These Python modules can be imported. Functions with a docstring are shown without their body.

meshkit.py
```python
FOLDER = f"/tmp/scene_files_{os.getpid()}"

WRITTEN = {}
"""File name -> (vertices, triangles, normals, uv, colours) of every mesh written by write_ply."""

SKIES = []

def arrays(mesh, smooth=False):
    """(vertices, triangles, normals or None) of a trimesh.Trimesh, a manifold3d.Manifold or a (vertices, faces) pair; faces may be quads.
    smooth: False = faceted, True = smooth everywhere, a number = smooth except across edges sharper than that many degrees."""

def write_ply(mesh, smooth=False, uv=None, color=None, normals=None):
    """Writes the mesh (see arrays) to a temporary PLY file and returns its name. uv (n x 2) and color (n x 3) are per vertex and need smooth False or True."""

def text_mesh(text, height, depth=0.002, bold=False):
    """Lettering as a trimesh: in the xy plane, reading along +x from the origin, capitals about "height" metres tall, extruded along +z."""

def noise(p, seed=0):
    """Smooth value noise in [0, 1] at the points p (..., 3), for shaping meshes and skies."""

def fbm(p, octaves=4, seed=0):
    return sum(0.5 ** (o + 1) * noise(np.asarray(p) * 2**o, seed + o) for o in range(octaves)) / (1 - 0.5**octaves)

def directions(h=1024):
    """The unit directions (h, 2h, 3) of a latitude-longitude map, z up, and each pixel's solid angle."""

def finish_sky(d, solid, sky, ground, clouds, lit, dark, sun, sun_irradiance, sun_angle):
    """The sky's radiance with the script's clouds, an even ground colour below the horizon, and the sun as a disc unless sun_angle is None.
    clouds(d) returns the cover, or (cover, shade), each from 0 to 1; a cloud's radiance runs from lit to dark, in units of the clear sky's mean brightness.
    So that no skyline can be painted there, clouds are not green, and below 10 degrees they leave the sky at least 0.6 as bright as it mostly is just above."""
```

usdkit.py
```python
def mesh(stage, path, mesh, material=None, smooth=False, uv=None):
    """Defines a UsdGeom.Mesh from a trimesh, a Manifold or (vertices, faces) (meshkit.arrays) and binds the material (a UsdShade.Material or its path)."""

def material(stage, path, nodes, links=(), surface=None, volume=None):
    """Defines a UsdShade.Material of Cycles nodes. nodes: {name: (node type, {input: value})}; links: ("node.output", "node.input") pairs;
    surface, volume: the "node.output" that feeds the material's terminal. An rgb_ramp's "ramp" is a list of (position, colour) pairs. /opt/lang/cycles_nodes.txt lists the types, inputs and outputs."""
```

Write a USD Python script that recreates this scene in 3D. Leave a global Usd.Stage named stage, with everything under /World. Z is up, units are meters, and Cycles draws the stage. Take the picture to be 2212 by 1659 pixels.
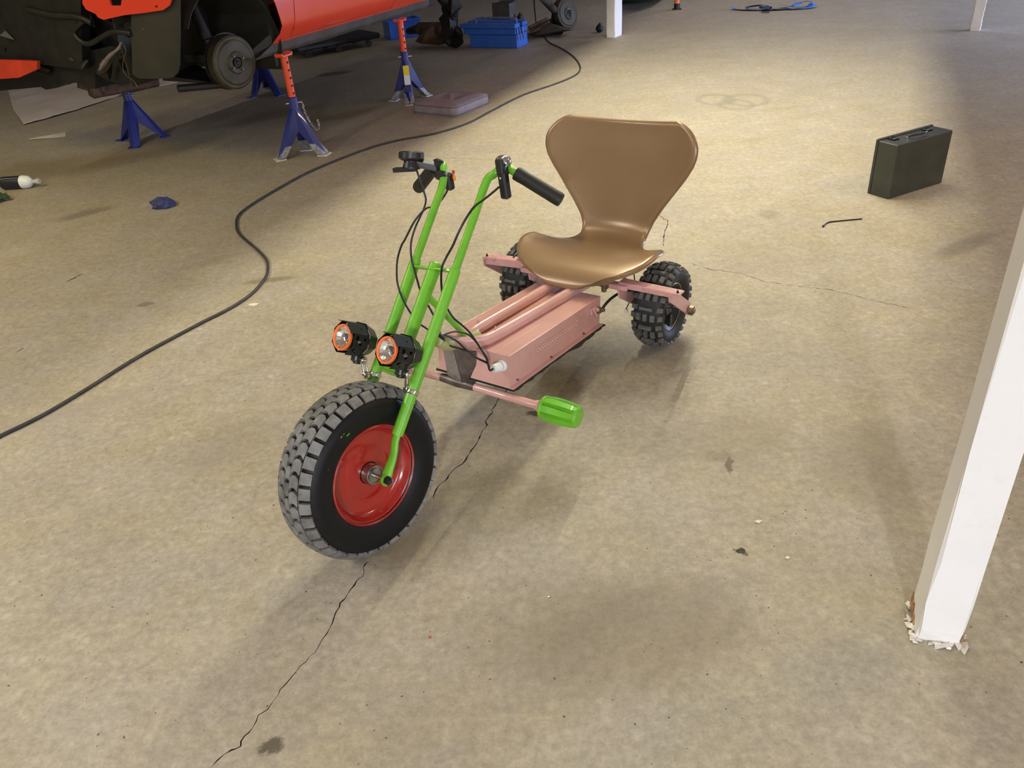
import math, random
import numpy as np, trimesh, usdkit, meshkit
from shapely.geometry import Polygon, LineString, Point, box as sbox
from shapely.ops import unary_union
from pxr import Usd, UsdGeom, UsdLux, UsdShade, Gf, Sdf

random.seed(7); rng = np.random.default_rng(7)
stage = Usd.Stage.CreateInMemory()
UsdGeom.SetStageUpAxis(stage, UsdGeom.Tokens.z); UsdGeom.SetStageMetersPerUnit(stage, 1.0)
UsdGeom.Xform.Define(stage, '/World'); UsdGeom.Scope.Define(stage, '/World/Looks')
V = lambda *a: np.array(a, float)
def unit(v): v = np.asarray(v, float); return v / np.linalg.norm(v)

# ------------------------------------------------------------------ camera (26 mm-equivalent phone lens, held at 1.29 m, tilted down)
W, H, F, CX, CY, CAMH = 2212, 1659, 1730.0, 1106.0, 829.5, 1.2876
_d = unit([1330 - CX, -(3600 - CY), -F]); _up = -_d
_fh = V(0, 0, -1) - _up * (V(0, 0, -1) @ _up); _fh = unit(_fh); _rt = np.cross(_fh, _up)
CR = np.stack([_rt, _fh, _up])                      # rows: world axes in camera coordinates
CAM = V(0, 0, CAMH)
cam = UsdGeom.Camera.Define(stage, '/World/camera')
cam.CreateHorizontalApertureAttr(36.0); cam.CreateVerticalApertureAttr(36.0 * H / W); cam.CreateFocalLengthAttr(36.0 * F / W)
cam.CreateClippingRangeAttr(Gf.Vec2f(0.05, 200)); cam.CreateExposureAttr(0.0)
_m = np.eye(4); _m[:3, :3] = CR.T; _m[3, :3] = CAM
cam.AddTransformOp().Set(Gf.Matrix4d(*_m.ravel().tolist()))

# building axes: the rows of posts run along BA, BN points from the car side to the right
BA = V(math.cos(math.radians(65)), math.sin(math.radians(65)), 0); BN = V(BA[1], -BA[0], 0)
def bld(a, n, z): return BA * a + BN * n + V(0, 0, z)

# ------------------------------------------------------------------ lights
LAMP_A, LAMP_A2, LAMP_B, LAMP_C, LAMP_D, LAMP_E, LAMP_F, LAMP_G, DAY, DAY2 = 142.0, 10.0, 440.0, 6.0, 22.0, 82.0, 46.0, 48.0, 380.0, 48.0
def rect_light(path, pos, x_axis, down, w, h, power, col):
    """Rectangle light at pos, shining along down, its width along x_axis; power in watts."""
    L = UsdLux.RectLight.Define(stage, path); L.CreateWidthAttr(w); L.CreateHeightAttr(h)
    L.CreateIntensityAttr(power / (w * h * math.pi)); L.CreateColorAttr(Gf.Vec3f(*col))
    z = -unit(down); x = unit(np.asarray(x_axis) - z * (np.asarray(x_axis) @ z)); y = np.cross(z, x)
    m = np.eye(4); m[0, :3], m[1, :3], m[2, :3], m[3, :3] = x, y, z, pos
    L.AddTransformOp().Set(Gf.Matrix4d(*m.ravel().tolist()))
    return L
COL = dict(A=(1.0, 0.96, 0.74), A2=(1.0, 0.95, 0.70), B=(0.90, 0.945, 1.0), C=(1.0, 0.95, 0.9), D=(1.0, 0.85, 0.9), E=(0.95, 0.95, 1.0), F=(1.0, 0.68, 0.28), G=(1.0, 0.84, 0.35), DAY=(0.50, 0.62, 1.0), DAY2=(0.80, 0.86, 1.0))
WARM, COOL = COL['A'], COL['DAY']
LA_POS, LB_POS = bld(4.9, -1.0, 2.50), bld(-3.6, 1.2, 2.25)
dome = UsdLux.DomeLight.Define(stage, '/World/dome'); dome.CreateIntensityAttr(0.02); dome.CreateColorAttr(Gf.Vec3f(0.9, 0.95, 1.0))

# ------------------------------------------------------------------ measuring helpers: a pixel becomes a point on a real plane
def ray(p):
    c = V((p[0] - CX) / F, -(p[1] - CY) / F, -1.0); return CR @ c
def on_plane(p, n, pt):
    r = ray(p); n = np.asarray(n, float); return CAM + r * ((np.asarray(pt) - CAM) @ n / (r @ n))
def G(px, py, z=0.0): return on_plane((px, py), V(0, 0, 1), V(0, 0, z))
class Frame:
    def __init__(s, o, x, y, z): s.o = np.asarray(o, float); s.A = np.stack([x, y, z])
    def __call__(s, q): q = np.asarray(q, float); return q @ s.A + s.o
    def inv(s, P): return (np.asarray(P, float) - s.o) @ s.A.T
    def aty(s, p, y): return s.inv(on_plane(p, s.A[1], s.o + s.A[1] * y))
    def atx(s, p, x): return s.inv(on_plane(p, s.A[0], s.o + s.A[0] * x))
    def atz(s, p, z): return s.inv(on_plane(p, s.A[2], s.o + s.A[2] * z))
def heading(deg):
    a = math.radians(deg); return V(math.cos(a), math.sin(a), 0)
# tricycle frame: x forward, y rider's left, z up
_f = heading(235); TR = Frame(V(-.3362, 1.4247, 0), _f, V(-_f[1], _f[0], 0), V(0, 0, 1))
# steered fork frame at the wheel centre (turned right a little, leaning into the turn)
_a = heading(math.degrees(-.7217)); _ax = _a * math.cos(.0901) + V(0, 0, 1) * math.sin(.0901)
_u = V(0, 0, 1) * math.cos(.0901) - _a * math.sin(.0901); _fw = -np.cross(_u, _ax)
_fw = _fw if _fw @ _f > 0 else -_fw
SF = Frame(V(-.3362, 1.4247, 0) + _u * .2, _fw, _ax, _u)
# car frame: x towards its tail, y out of its near side, z up
_cd = unit(V(.4557, .8901, 0)); CF = Frame(V(-1.21, 4.88, 0), _cd, V(_cd[1], -_cd[0], 0), V(0, 0, 1))

# ------------------------------------------------------------------ mesh helpers (all return (verts, faces) trimeshes in world space)
def TM(v, f): return trimesh.Trimesh(np.asarray(v, float), np.asarray(f, int), process=False)
def cat(*ms): return trimesh.util.concatenate([m for m in ms if m is not None])
def at(m, fr):
    """mesh in a frame's coordinates -> world (faces flipped if the frame is left handed)"""
    v = fr(m.vertices); f = m.faces
    if np.linalg.det(fr.A) < 0: f = f[:, ::-1]
    return TM(v, f)
def shift(m, d): return TM(m.vertices + np.asarray(d, float), m.faces)
def basis(d, hint=(0, 0, 1)):
    z = unit(d); h = np.asarray(hint, float)
    if abs(unit(h) @ z) > .95: h = V(1, 0, 0) if abs(z[0]) < .9 else V(0, 1, 0)
    x = unit(np.cross(h, z)); return x, np.cross(z, x), z
def frame_along(o, d, hint=(0, 0, 1)):
    x, y, z = basis(d, hint); return Frame(o, x, y, z)
def cbox(sx, sy, sz, c=.003, ctr=(0, 0, 0)):
    """chamfered box"""
    hx, hy, hz = sx / 2, sy / 2, sz / 2; c = min(c, .45 * min(hx, hy, hz) * 2 * .99); p = []
    for a in (-1, 1):
        for b in (-1, 1):
            for d in (-1, 1):
                p += [(a * (hx - c), b * (hy - c), d * hz), (a * (hx - c), b * hy, d * (hz - c)), (a * hx, b * (hy - c), d * (hz - c))]
    m = trimesh.convex.convex_hull(np.array(p)); return shift(TM(m.vertices, m.faces), ctr)
def hull(pts):
    m = trimesh.convex.convex_hull(np.asarray(pts, float)); return TM(m.vertices, m.faces)
def smooth_path(pts, n=None, closed=False):
    """Catmull-Rom through pts"""
    P = np.asarray(pts, float); k = len(P); out = []
    n = n or 6
    for i in range(k - (0 if closed else 1)):
        p0, p1, p2, p3 = (P[(i - 1) % k] if closed or i > 0 else 2 * P[0] - P[1]), P[i], P[(i + 1) % k], (P[(i + 2) % k] if closed or i + 2 < k else 2 * P[-1] - P[-2])
        for t in np.linspace(0, 1, n, endpoint=False):
            out.append(.5 * ((2 * p1) + (-p0 + p2) * t + (2 * p0 - 5 * p1 + 4 * p2 - p3) * t * t + (-p0 + 3 * p1 - 3 * p2 + p3) * t ** 3))
    if not closed: out.append(P[-1])
    return np.array(out)
def tube(pts, r, n=12, caps=True, closed=False, squash=1.0):
    P = np.asarray(pts, float); k = len(P); r = np.broadcast_to(np.asarray(r, float), (k,))
    if closed: T = np.roll(P, -1, 0) - np.roll(P, 1, 0)
    else: T = np.gradient(P, axis=0)
    T = T / np.maximum(np.linalg.norm(T, axis=1, keepdims=True), 1e-12)
    x, y, _ = basis(T[0]); rings = []
    for i in range(k):
        x = x - T[i] * (x @ T[i]); x = unit(x); y = np.cross(T[i], x)
        a = np.linspace(0, 2 * np.pi, n, endpoint=False)
        rings.append(P[i] + r[i] * (np.cos(a)[:, None] * x + squash * np.sin(a)[:, None] * y))
    v = np.vstack(rings); f = []
    for i in range(k if closed else k - 1):
        j = (i + 1) % k
        for a in range(n):
            b = (a + 1) % n; f += [(i * n + a, i * n + b, j * n + b), (i * n + a, j * n + b, j * n + a)]
    if caps and not closed:
        v = np.vstack([v, P[0], P[-1]]); c0, c1 = len(v) - 2, len(v) - 1
        for a in range(n):
            b = (a + 1) % n; f += [(c0, b, a), (c1, (k - 1) * n + a, (k - 1) * n + b)]
    return TM(v, f)
def rod(a, b, r, n=14, ch=None):
    """straight cylinder with chamfered ends; r may be (r0, r1)"""
    a, b = np.asarray(a, float), np.asarray(b, float); r0, r1 = (r, r) if np.ndim(r) == 0 else r
    L = np.linalg.norm(b - a); d = (b - a) / L; c = min(r0, r1) * .18 if ch is None else ch
    return tube([a, a + d * 1e-5, a + d * c, b - d * c, b - d * 1e-5, b], [r0 - c, r0 - c, r0, r1, r1 - c, r1 - c], n) if c > 0 else tube([a, b], [r0, r1], n)
def lathe(prof, o, axis, n=48, closed=False, hint=(0, 0, 1)):
    """prof: (radius, along axis) points"""
    x, y, z = basis(axis, hint); a = np.linspace(0, 2 * np.pi, n, endpoint=False); P = np.asarray(prof, float); k = len(P)
    v = np.vstack([np.asarray(o) + z * h + max(r, 1e-5) * (np.cos(a)[:, None] * x + np.sin(a)[:, None] * y) for r, h in P]); f = []
    for i in range(k if closed else k - 1):
        j = (i + 1) % k
        for q in range(n):
            b = (q + 1) % n; f += [(i * n + q, i * n + b, j * n + b), (i * n + q, j * n + b, j * n + q)]
    m = TM(v, f)
    if m.volume < 0: m = TM(v, m.faces[:, ::-1])
    return m
def extrude(poly, h, fr=None, z0=0.0):
    """shapely polygon extruded along the frame's z"""
    polys = getattr(poly, 'geoms', [poly]); ms = [trimesh.creation.extrude_polygon(g, h, engine='earcut') for g in polys]
    m = cat(*ms); m = shift(TM(m.vertices, m.faces), (0, 0, z0))
    return at(m, fr) if fr is not None else m
def bar(a, b, w, h, side=(0, 0, 1), c=.0015):
    """flat bar from a to b: h along `side`, w across"""
    a, b = np.asarray(a, float), np.asarray(b, float); d = unit(b - a); s = unit(np.asarray(side) - d * (np.asarray(side) @ d)); t = np.cross(s, d)
    return at(cbox(np.linalg.norm(b - a), w, h, c), Frame((a + b) / 2, d, t, s))
def sheet(grid, thick):
    """closed slab from a grid of points (r, c, 3): offset down its normals by thick"""
    g = np.asarray(grid, float); R, C = g.shape[:2]
    du = np.gradient(g, axis=0); dv = np.gradient(g, axis=1); nn = np.cross(du, dv); nn /= np.maximum(np.linalg.norm(nn, axis=2, keepdims=True), 1e-9)
    t = np.broadcast_to(np.asarray(thick, float), (R, C))[..., None]
    top, bot = g.reshape(-1, 3), (g - nn * t).reshape(-1, 3); N = R * C; f = []
    for i in range(R - 1):
        for j in range(C - 1):
            a, b, c, d = i * C + j, (i + 1) * C + j, (i + 1) * C + j + 1, i * C + j + 1
            f += [(a, b, c), (a, c, d), (N + a, N + c, N + b), (N + a, N + d, N + c)]
    rim = [(0, j) for j in range(C)] + [(i, C - 1) for i in range(1, R)] + [(R - 1, j) for j in range(C - 2, -1, -1)] + [(i, 0) for i in range(R - 2, 0, -1)]
    for q in range(len(rim)):
        a = rim[q][0] * C + rim[q][1]; b = rim[(q + 1) % len(rim)]; b = b[0] * C + b[1]; f += [(a, b, N + b), (a, N + b, N + a)]
    m = TM(np.vstack([top, bot]), f)
    if m.volume < 0: m = TM(m.vertices, m.faces[:, ::-1])
    return m

# ------------------------------------------------------------------ scene-graph helpers
_used = set()
def numbered(parent, name):
    p, k = f'{parent}/{name}', 0
    while p in _used: k += 1; p = f'{parent}/{name}_{k:03d}'
    _used.add(p); return p
ORIG = {}
def setd(prim, **kw):
    for k, v in kw.items():
        if v: prim.SetCustomDataByKey(k, v)
def thing(name, label, category, loc, group=None):
    p = numbered('/World', name); x = UsdGeom.Xform.Define(stage, p); loc = np.asarray(loc, float)
    x.AddTranslateOp().Set(Gf.Vec3d(*loc.tolist())); ORIG[p] = loc
    setd(x.GetPrim(), label=label, category=category, group=group); return p
def part(parent, name, mesh, material, smooth=35, label=None, kind=None):
    """a mesh (world coordinates) as a part of the thing at parent, or a sub-part of the part at parent"""
    p = numbered(parent, name); o = ORIG[parent]; ORIG[p] = o
    m = usdkit.mesh(stage, p, TM(mesh.vertices - o, mesh.faces), LOOK[material], smooth); setd(m.GetPrim(), label=label, kind=kind); return p
def single(name, label, category, mesh, material, smooth=35, group=None, kind=None):
    """a thing that is one mesh; its origin is put at its base"""
    lo, hi = mesh.bounds; loc = V((lo[0] + hi[0]) / 2, (lo[1] + hi[1]) / 2, lo[2]); p = numbered('/World', name); ORIG[p] = loc
    m = usdkit.mesh(stage, p, TM(mesh.vertices - loc, mesh.faces), LOOK[material], smooth); m.AddTranslateOp().Set(Gf.Vec3d(*loc.tolist()))
    setd(m.GetPrim(), label=label, category=category, group=group, kind=kind); return p
def struct(name, mesh, material, smooth=False, label=None):
    p = numbered('/World', name); ORIG[p] = V(0, 0, 0); m = usdkit.mesh(stage, p, mesh, LOOK[material], smooth); setd(m.GetPrim(), kind='structure', label=label); return p

# ------------------------------------------------------------------ materials
LOOK = {}
def look(name, base, rough=.5, metal=0., coat=0., var=.0, scale=30., dark=None, dirt=0., dirt_scale=12., dirt_col=(.06, .05, .04), bump=0., bump_scale=80., spec=.5, **kw):
    n = {'co': ('texture_coordinate', {}), 'p': ('principled_bsdf', dict(base_color=base, roughness=rough, metallic=metal, coat_weight=coat, specular_ior_level=spec, **kw))}; l = []; last = None
    if var > 0:
        d = dark or tuple(c * (1 - var) for c in base); b = tuple(min(1, c * (1 + var * .6)) for c in base)
        n['n1'] = ('noise_texture', dict(scale=scale, detail=5., roughness=.6)); n['r1'] = ('rgb_ramp', dict(ramp=[(.3, d), (.7, b)]))
        l += [('co.object', 'n1.vector'), ('n1.fac', 'r1.fac')]; last = 'r1.color'
    if dirt > 0:
        n['n2'] = ('noise_texture', dict(scale=dirt_scale, detail=6., roughness=.68)); n['m2'] = ('map_range', dict(from_min=.56, from_max=.72, to_min=0., to_max=dirt, clamp=True))
        n['x2'] = ('mix_color', dict(blend_type='mix', a=base, b=dirt_col)); l += [('co.object', 'n2.vector'), ('n2.fac', 'm2.value'), ('m2.result', 'x2.fac')]
        if last: l.append((last, 'x2.a'))
        last = 'x2.result'
    if last: l.append((last, 'p.base_color'))
    if bump > 0:
        n['n3'] = ('noise_texture', dict(scale=bump_scale, detail=3.)); n['b'] = ('bump', dict(strength=bump, distance=.004)); l += [('co.object', 'n3.vector'), ('n3.fac', 'b.height'), ('b.normal', 'p.normal')]
    LOOK[name] = usdkit.material(stage, f'/World/Looks/{name}', n, l, surface='p.BSDF')
look('green_paint', (.155, .47, .022), .36, coat=.35, var=.16, scale=18, dirt=.3, dirt_scale=26, dirt_col=(.07, .16, .02), bump=.06, bump_scale=130)
look('pink_paint', (.60, .325, .285), .30, coat=.5, var=.09, scale=9, dirt=.18, dirt_scale=30, dirt_col=(.26, .15, .15))
look('pink_worn', (.60, .31, .30), .42, coat=.2, var=.2, scale=22, dirt=.75, dirt_scale=20, dirt_col=(.10, .07, .07))
look('green_pink', (.42, .44, .17), .4, coat=.3, var=.35, scale=14)
look('burnt_steel', (.17, .14, .13), .42, metal=.7, var=.55, scale=24, dirt=.6, dirt_scale=28, dirt_col=(.05, .03, .02))
look('red_paint', (.34, .014, .010), .22, coat=.7, var=.08, scale=14)
look('tyre_rubber', (.005, .005, .0052), .5, var=.3, scale=40, spec=.3)
look('tread_rubber', (.185, .175, .162), .6, var=.38, scale=34, dark=(.085, .08, .075), bump=.12, bump_scale=240)
look('knob_rubber', (.105, .10, .09), .7, var=.35, scale=60)
look('knob_tyre', (.010, .010, .010), .62, var=.4, scale=30, dirt=.5, dirt_scale=22, dirt_col=(.035, .036, .028))
look('seat_skin', (.235, .128, .048), .36, var=.07, scale=7, bump=.05, bump_scale=420, coat=.12, coat_roughness=.3, metallic_=None) if False else look('seat_skin', (.30, .187, .098), .32, metal=.35, var=.07, scale=7, bump=.05, bump_scale=420, coat=.10, coat_roughness=.25)
look('black_plastic', (.012, .012, .013), .38, var=.2, scale=60)
look('black_rubber', (.0085, .008, .0075), .55, var=.3, scale=50)
look('black_cable', (.010, .010, .010), .36)
look('floor_cable', (.035, .030, .028), .6, var=.5, scale=20)
look('black_metal', (.016, .016, .017), .32, metal=.2, var=.2, scale=50)
look('chrome', (.72, .70, .66), .16, metal=1.)
look('steel', (.45, .43, .40), .30, metal=1., var=.25, scale=60)
look('rusty_steel', (.24, .17, .11), .45, metal=.7, var=.45, scale=70, dirt=.5, dirt_scale=50, dirt_col=(.07, .035, .015))
look('orange_ring', (.85, .17, .035), .35, coat=.4)
look('orange_button', (.95, .30, .02), .3)
look('red_button', (.5, .02, .01), .3)
look('reflector', (.88, .88, .86), .12, metal=1., bump=.35, bump_scale=90)
look('white_plastic', (.72, .74, .72), .38)
look('bracket_grey', (.34, .30, .30), .36, metal=.6, var=.35, scale=26, dirt=.5, dirt_scale=30, dirt_col=(.08, .06, .05))
look('motor_dark', (.02, .02, .021), .4, metal=.4, var=.3, scale=30)
look('zinc_yellow', (.42, .36, .2), .3, metal=1.)
look('post_paint', (.84, .81, .79), .45, var=.03, scale=6, dirt=.10, dirt_scale=16, dirt_col=(.45, .41, .37), bump=.10, bump_scale=34)
look('post_wood', (.42, .24, .12), .7, var=.5, scale=60, dirt=.4, dirt_scale=30, dirt_col=(.12, .07, .04))
look('flake_paint', (.72, .65, .56), .5, var=.25, scale=60)
look('car_red', (.70, .052, .019), .30, coat=.6, var=.06, scale=4, dirt=.12, dirt_scale=7, dirt_col=(.30, .03, .015))
look('car_red_old', (.55, .045, .018), .42, coat=.2, var=.22, scale=9, dirt=.4, dirt_scale=11, dirt_col=(.12, .03, .012))
look('underseal', (.026, .023, .015), .78, var=.45, scale=8, dirt=.6, dirt_scale=14, dirt_col=(.012, .011, .008), bump=.2, bump_scale=60)
look('sill_grey', (.065, .055, .042), .62, var=.4, scale=9, dirt=.5, dirt_scale=14, dirt_col=(.05, .035, .02))
look('liner', (.024, .022, .013), .72, var=.35, scale=5, bump=.1, bump_scale=20)
look('oily_black', (.010, .010, .009), .5, var=.6, scale=12, dirt=.5, dirt_scale=18, dirt_col=(.025, .02, .013))
look('drum_rust', (.060, .047, .024), .6, metal=.3, var=.5, scale=12, dirt=.5, dirt_scale=16, dirt_col=(.05, .035, .02))
look('tan_metal', (.30, .23, .11), .6, var=.3, scale=10)
look('stand_blue', (.022, .032, .185), .36, coat=.4, var=.15, scale=12, dirt=.15, dirt_scale=25, dirt_col=(.02, .02, .06))
look('stand_red', (.78, .075, .022), .36, coat=.4, var=.08, scale=14)
look('hole_dark', (.006, .006, .006), .8)
look('plastic_wrap', (.30, .29, .31), .22, var=.5, scale=45, coat=.6, transmission_weight=.0)
look('sticker_yellow', (.80, .62, .03), .35); look('sticker_white', (.72, .74, .74), .35); look('sticker_navy', (.02, .035, .12), .35)
look('chain_steel', (.55, .53, .46), .25, metal=1.)
look('box_blue', (.040, .15, .62), .38, coat=.3, var=.15, scale=10)
look('box_blue_worn', (.16, .20, .34), .45, var=.5, scale=22)
look('case_grey', (.055, .058, .050), .38, metal=.25, coat=.15, var=.25, scale=9, dirt=.25, dirt_scale=14, dirt_col=(.022, .026, .018))
look('case_lid', (.058, .060, .053), .4, metal=.25, var=.2, scale=9)
look('cushion', (.27, .215, .22), .62, var=.18, scale=18, bump=.1, bump_scale=60)
look('cushion_side', (.12, .10, .115), .66, var=.18, scale=18)
look('sheet_white', (.58, .50, .46), .85, var=.12, scale=4)
look('paper', (.70, .62, .52), .8, var=.15, scale=9)
look('rag_blue', (.035, .045, .13), .75, var=.3, scale=30)
look('strap_blue', (.05, .20, .62), .6, var=.35, scale=14)
look('strap_dark', (.025, .04, .10), .6, var=.3, scale=14)
look('cardboard_grey', (.085, .08, .072), .8, var=.3, scale=14)
look('grease_brown', (.10, .055, .028), .6, var=.6, scale=14, dirt=.5, dirt_scale=9, dirt_col=(.03, .025, .02))
look('hoist_orange', (.62, .15, .03), .45)
look('leaf_green', (.03, .07, .02), .5, var=.5, scale=40)
look('bottle_label', (.012, .014, .022), .35)
look('foil', (.85, .85, .86), .2, metal=.6)
look('clear_plastic', (.80, .80, .80), .12, transmission_weight=.55)
look('mud', (.07, .06, .035), .9, var=.6, scale=60)
look('wall_grey', (.36, .33, .29), .85, var=.1, scale=3)
look('ceiling_white', (.46, .44, .40), .85, var=.05, scale=2)
look('lamp_white', (.7, .7, .68), .5); look('lamp_baffle', (.03, .03, .03), .6)
look('wood_beam', (.35, .25, .15), .7, var=.3, scale=10)
look('crack_dark', (.045, .037, .026), .9)

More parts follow.
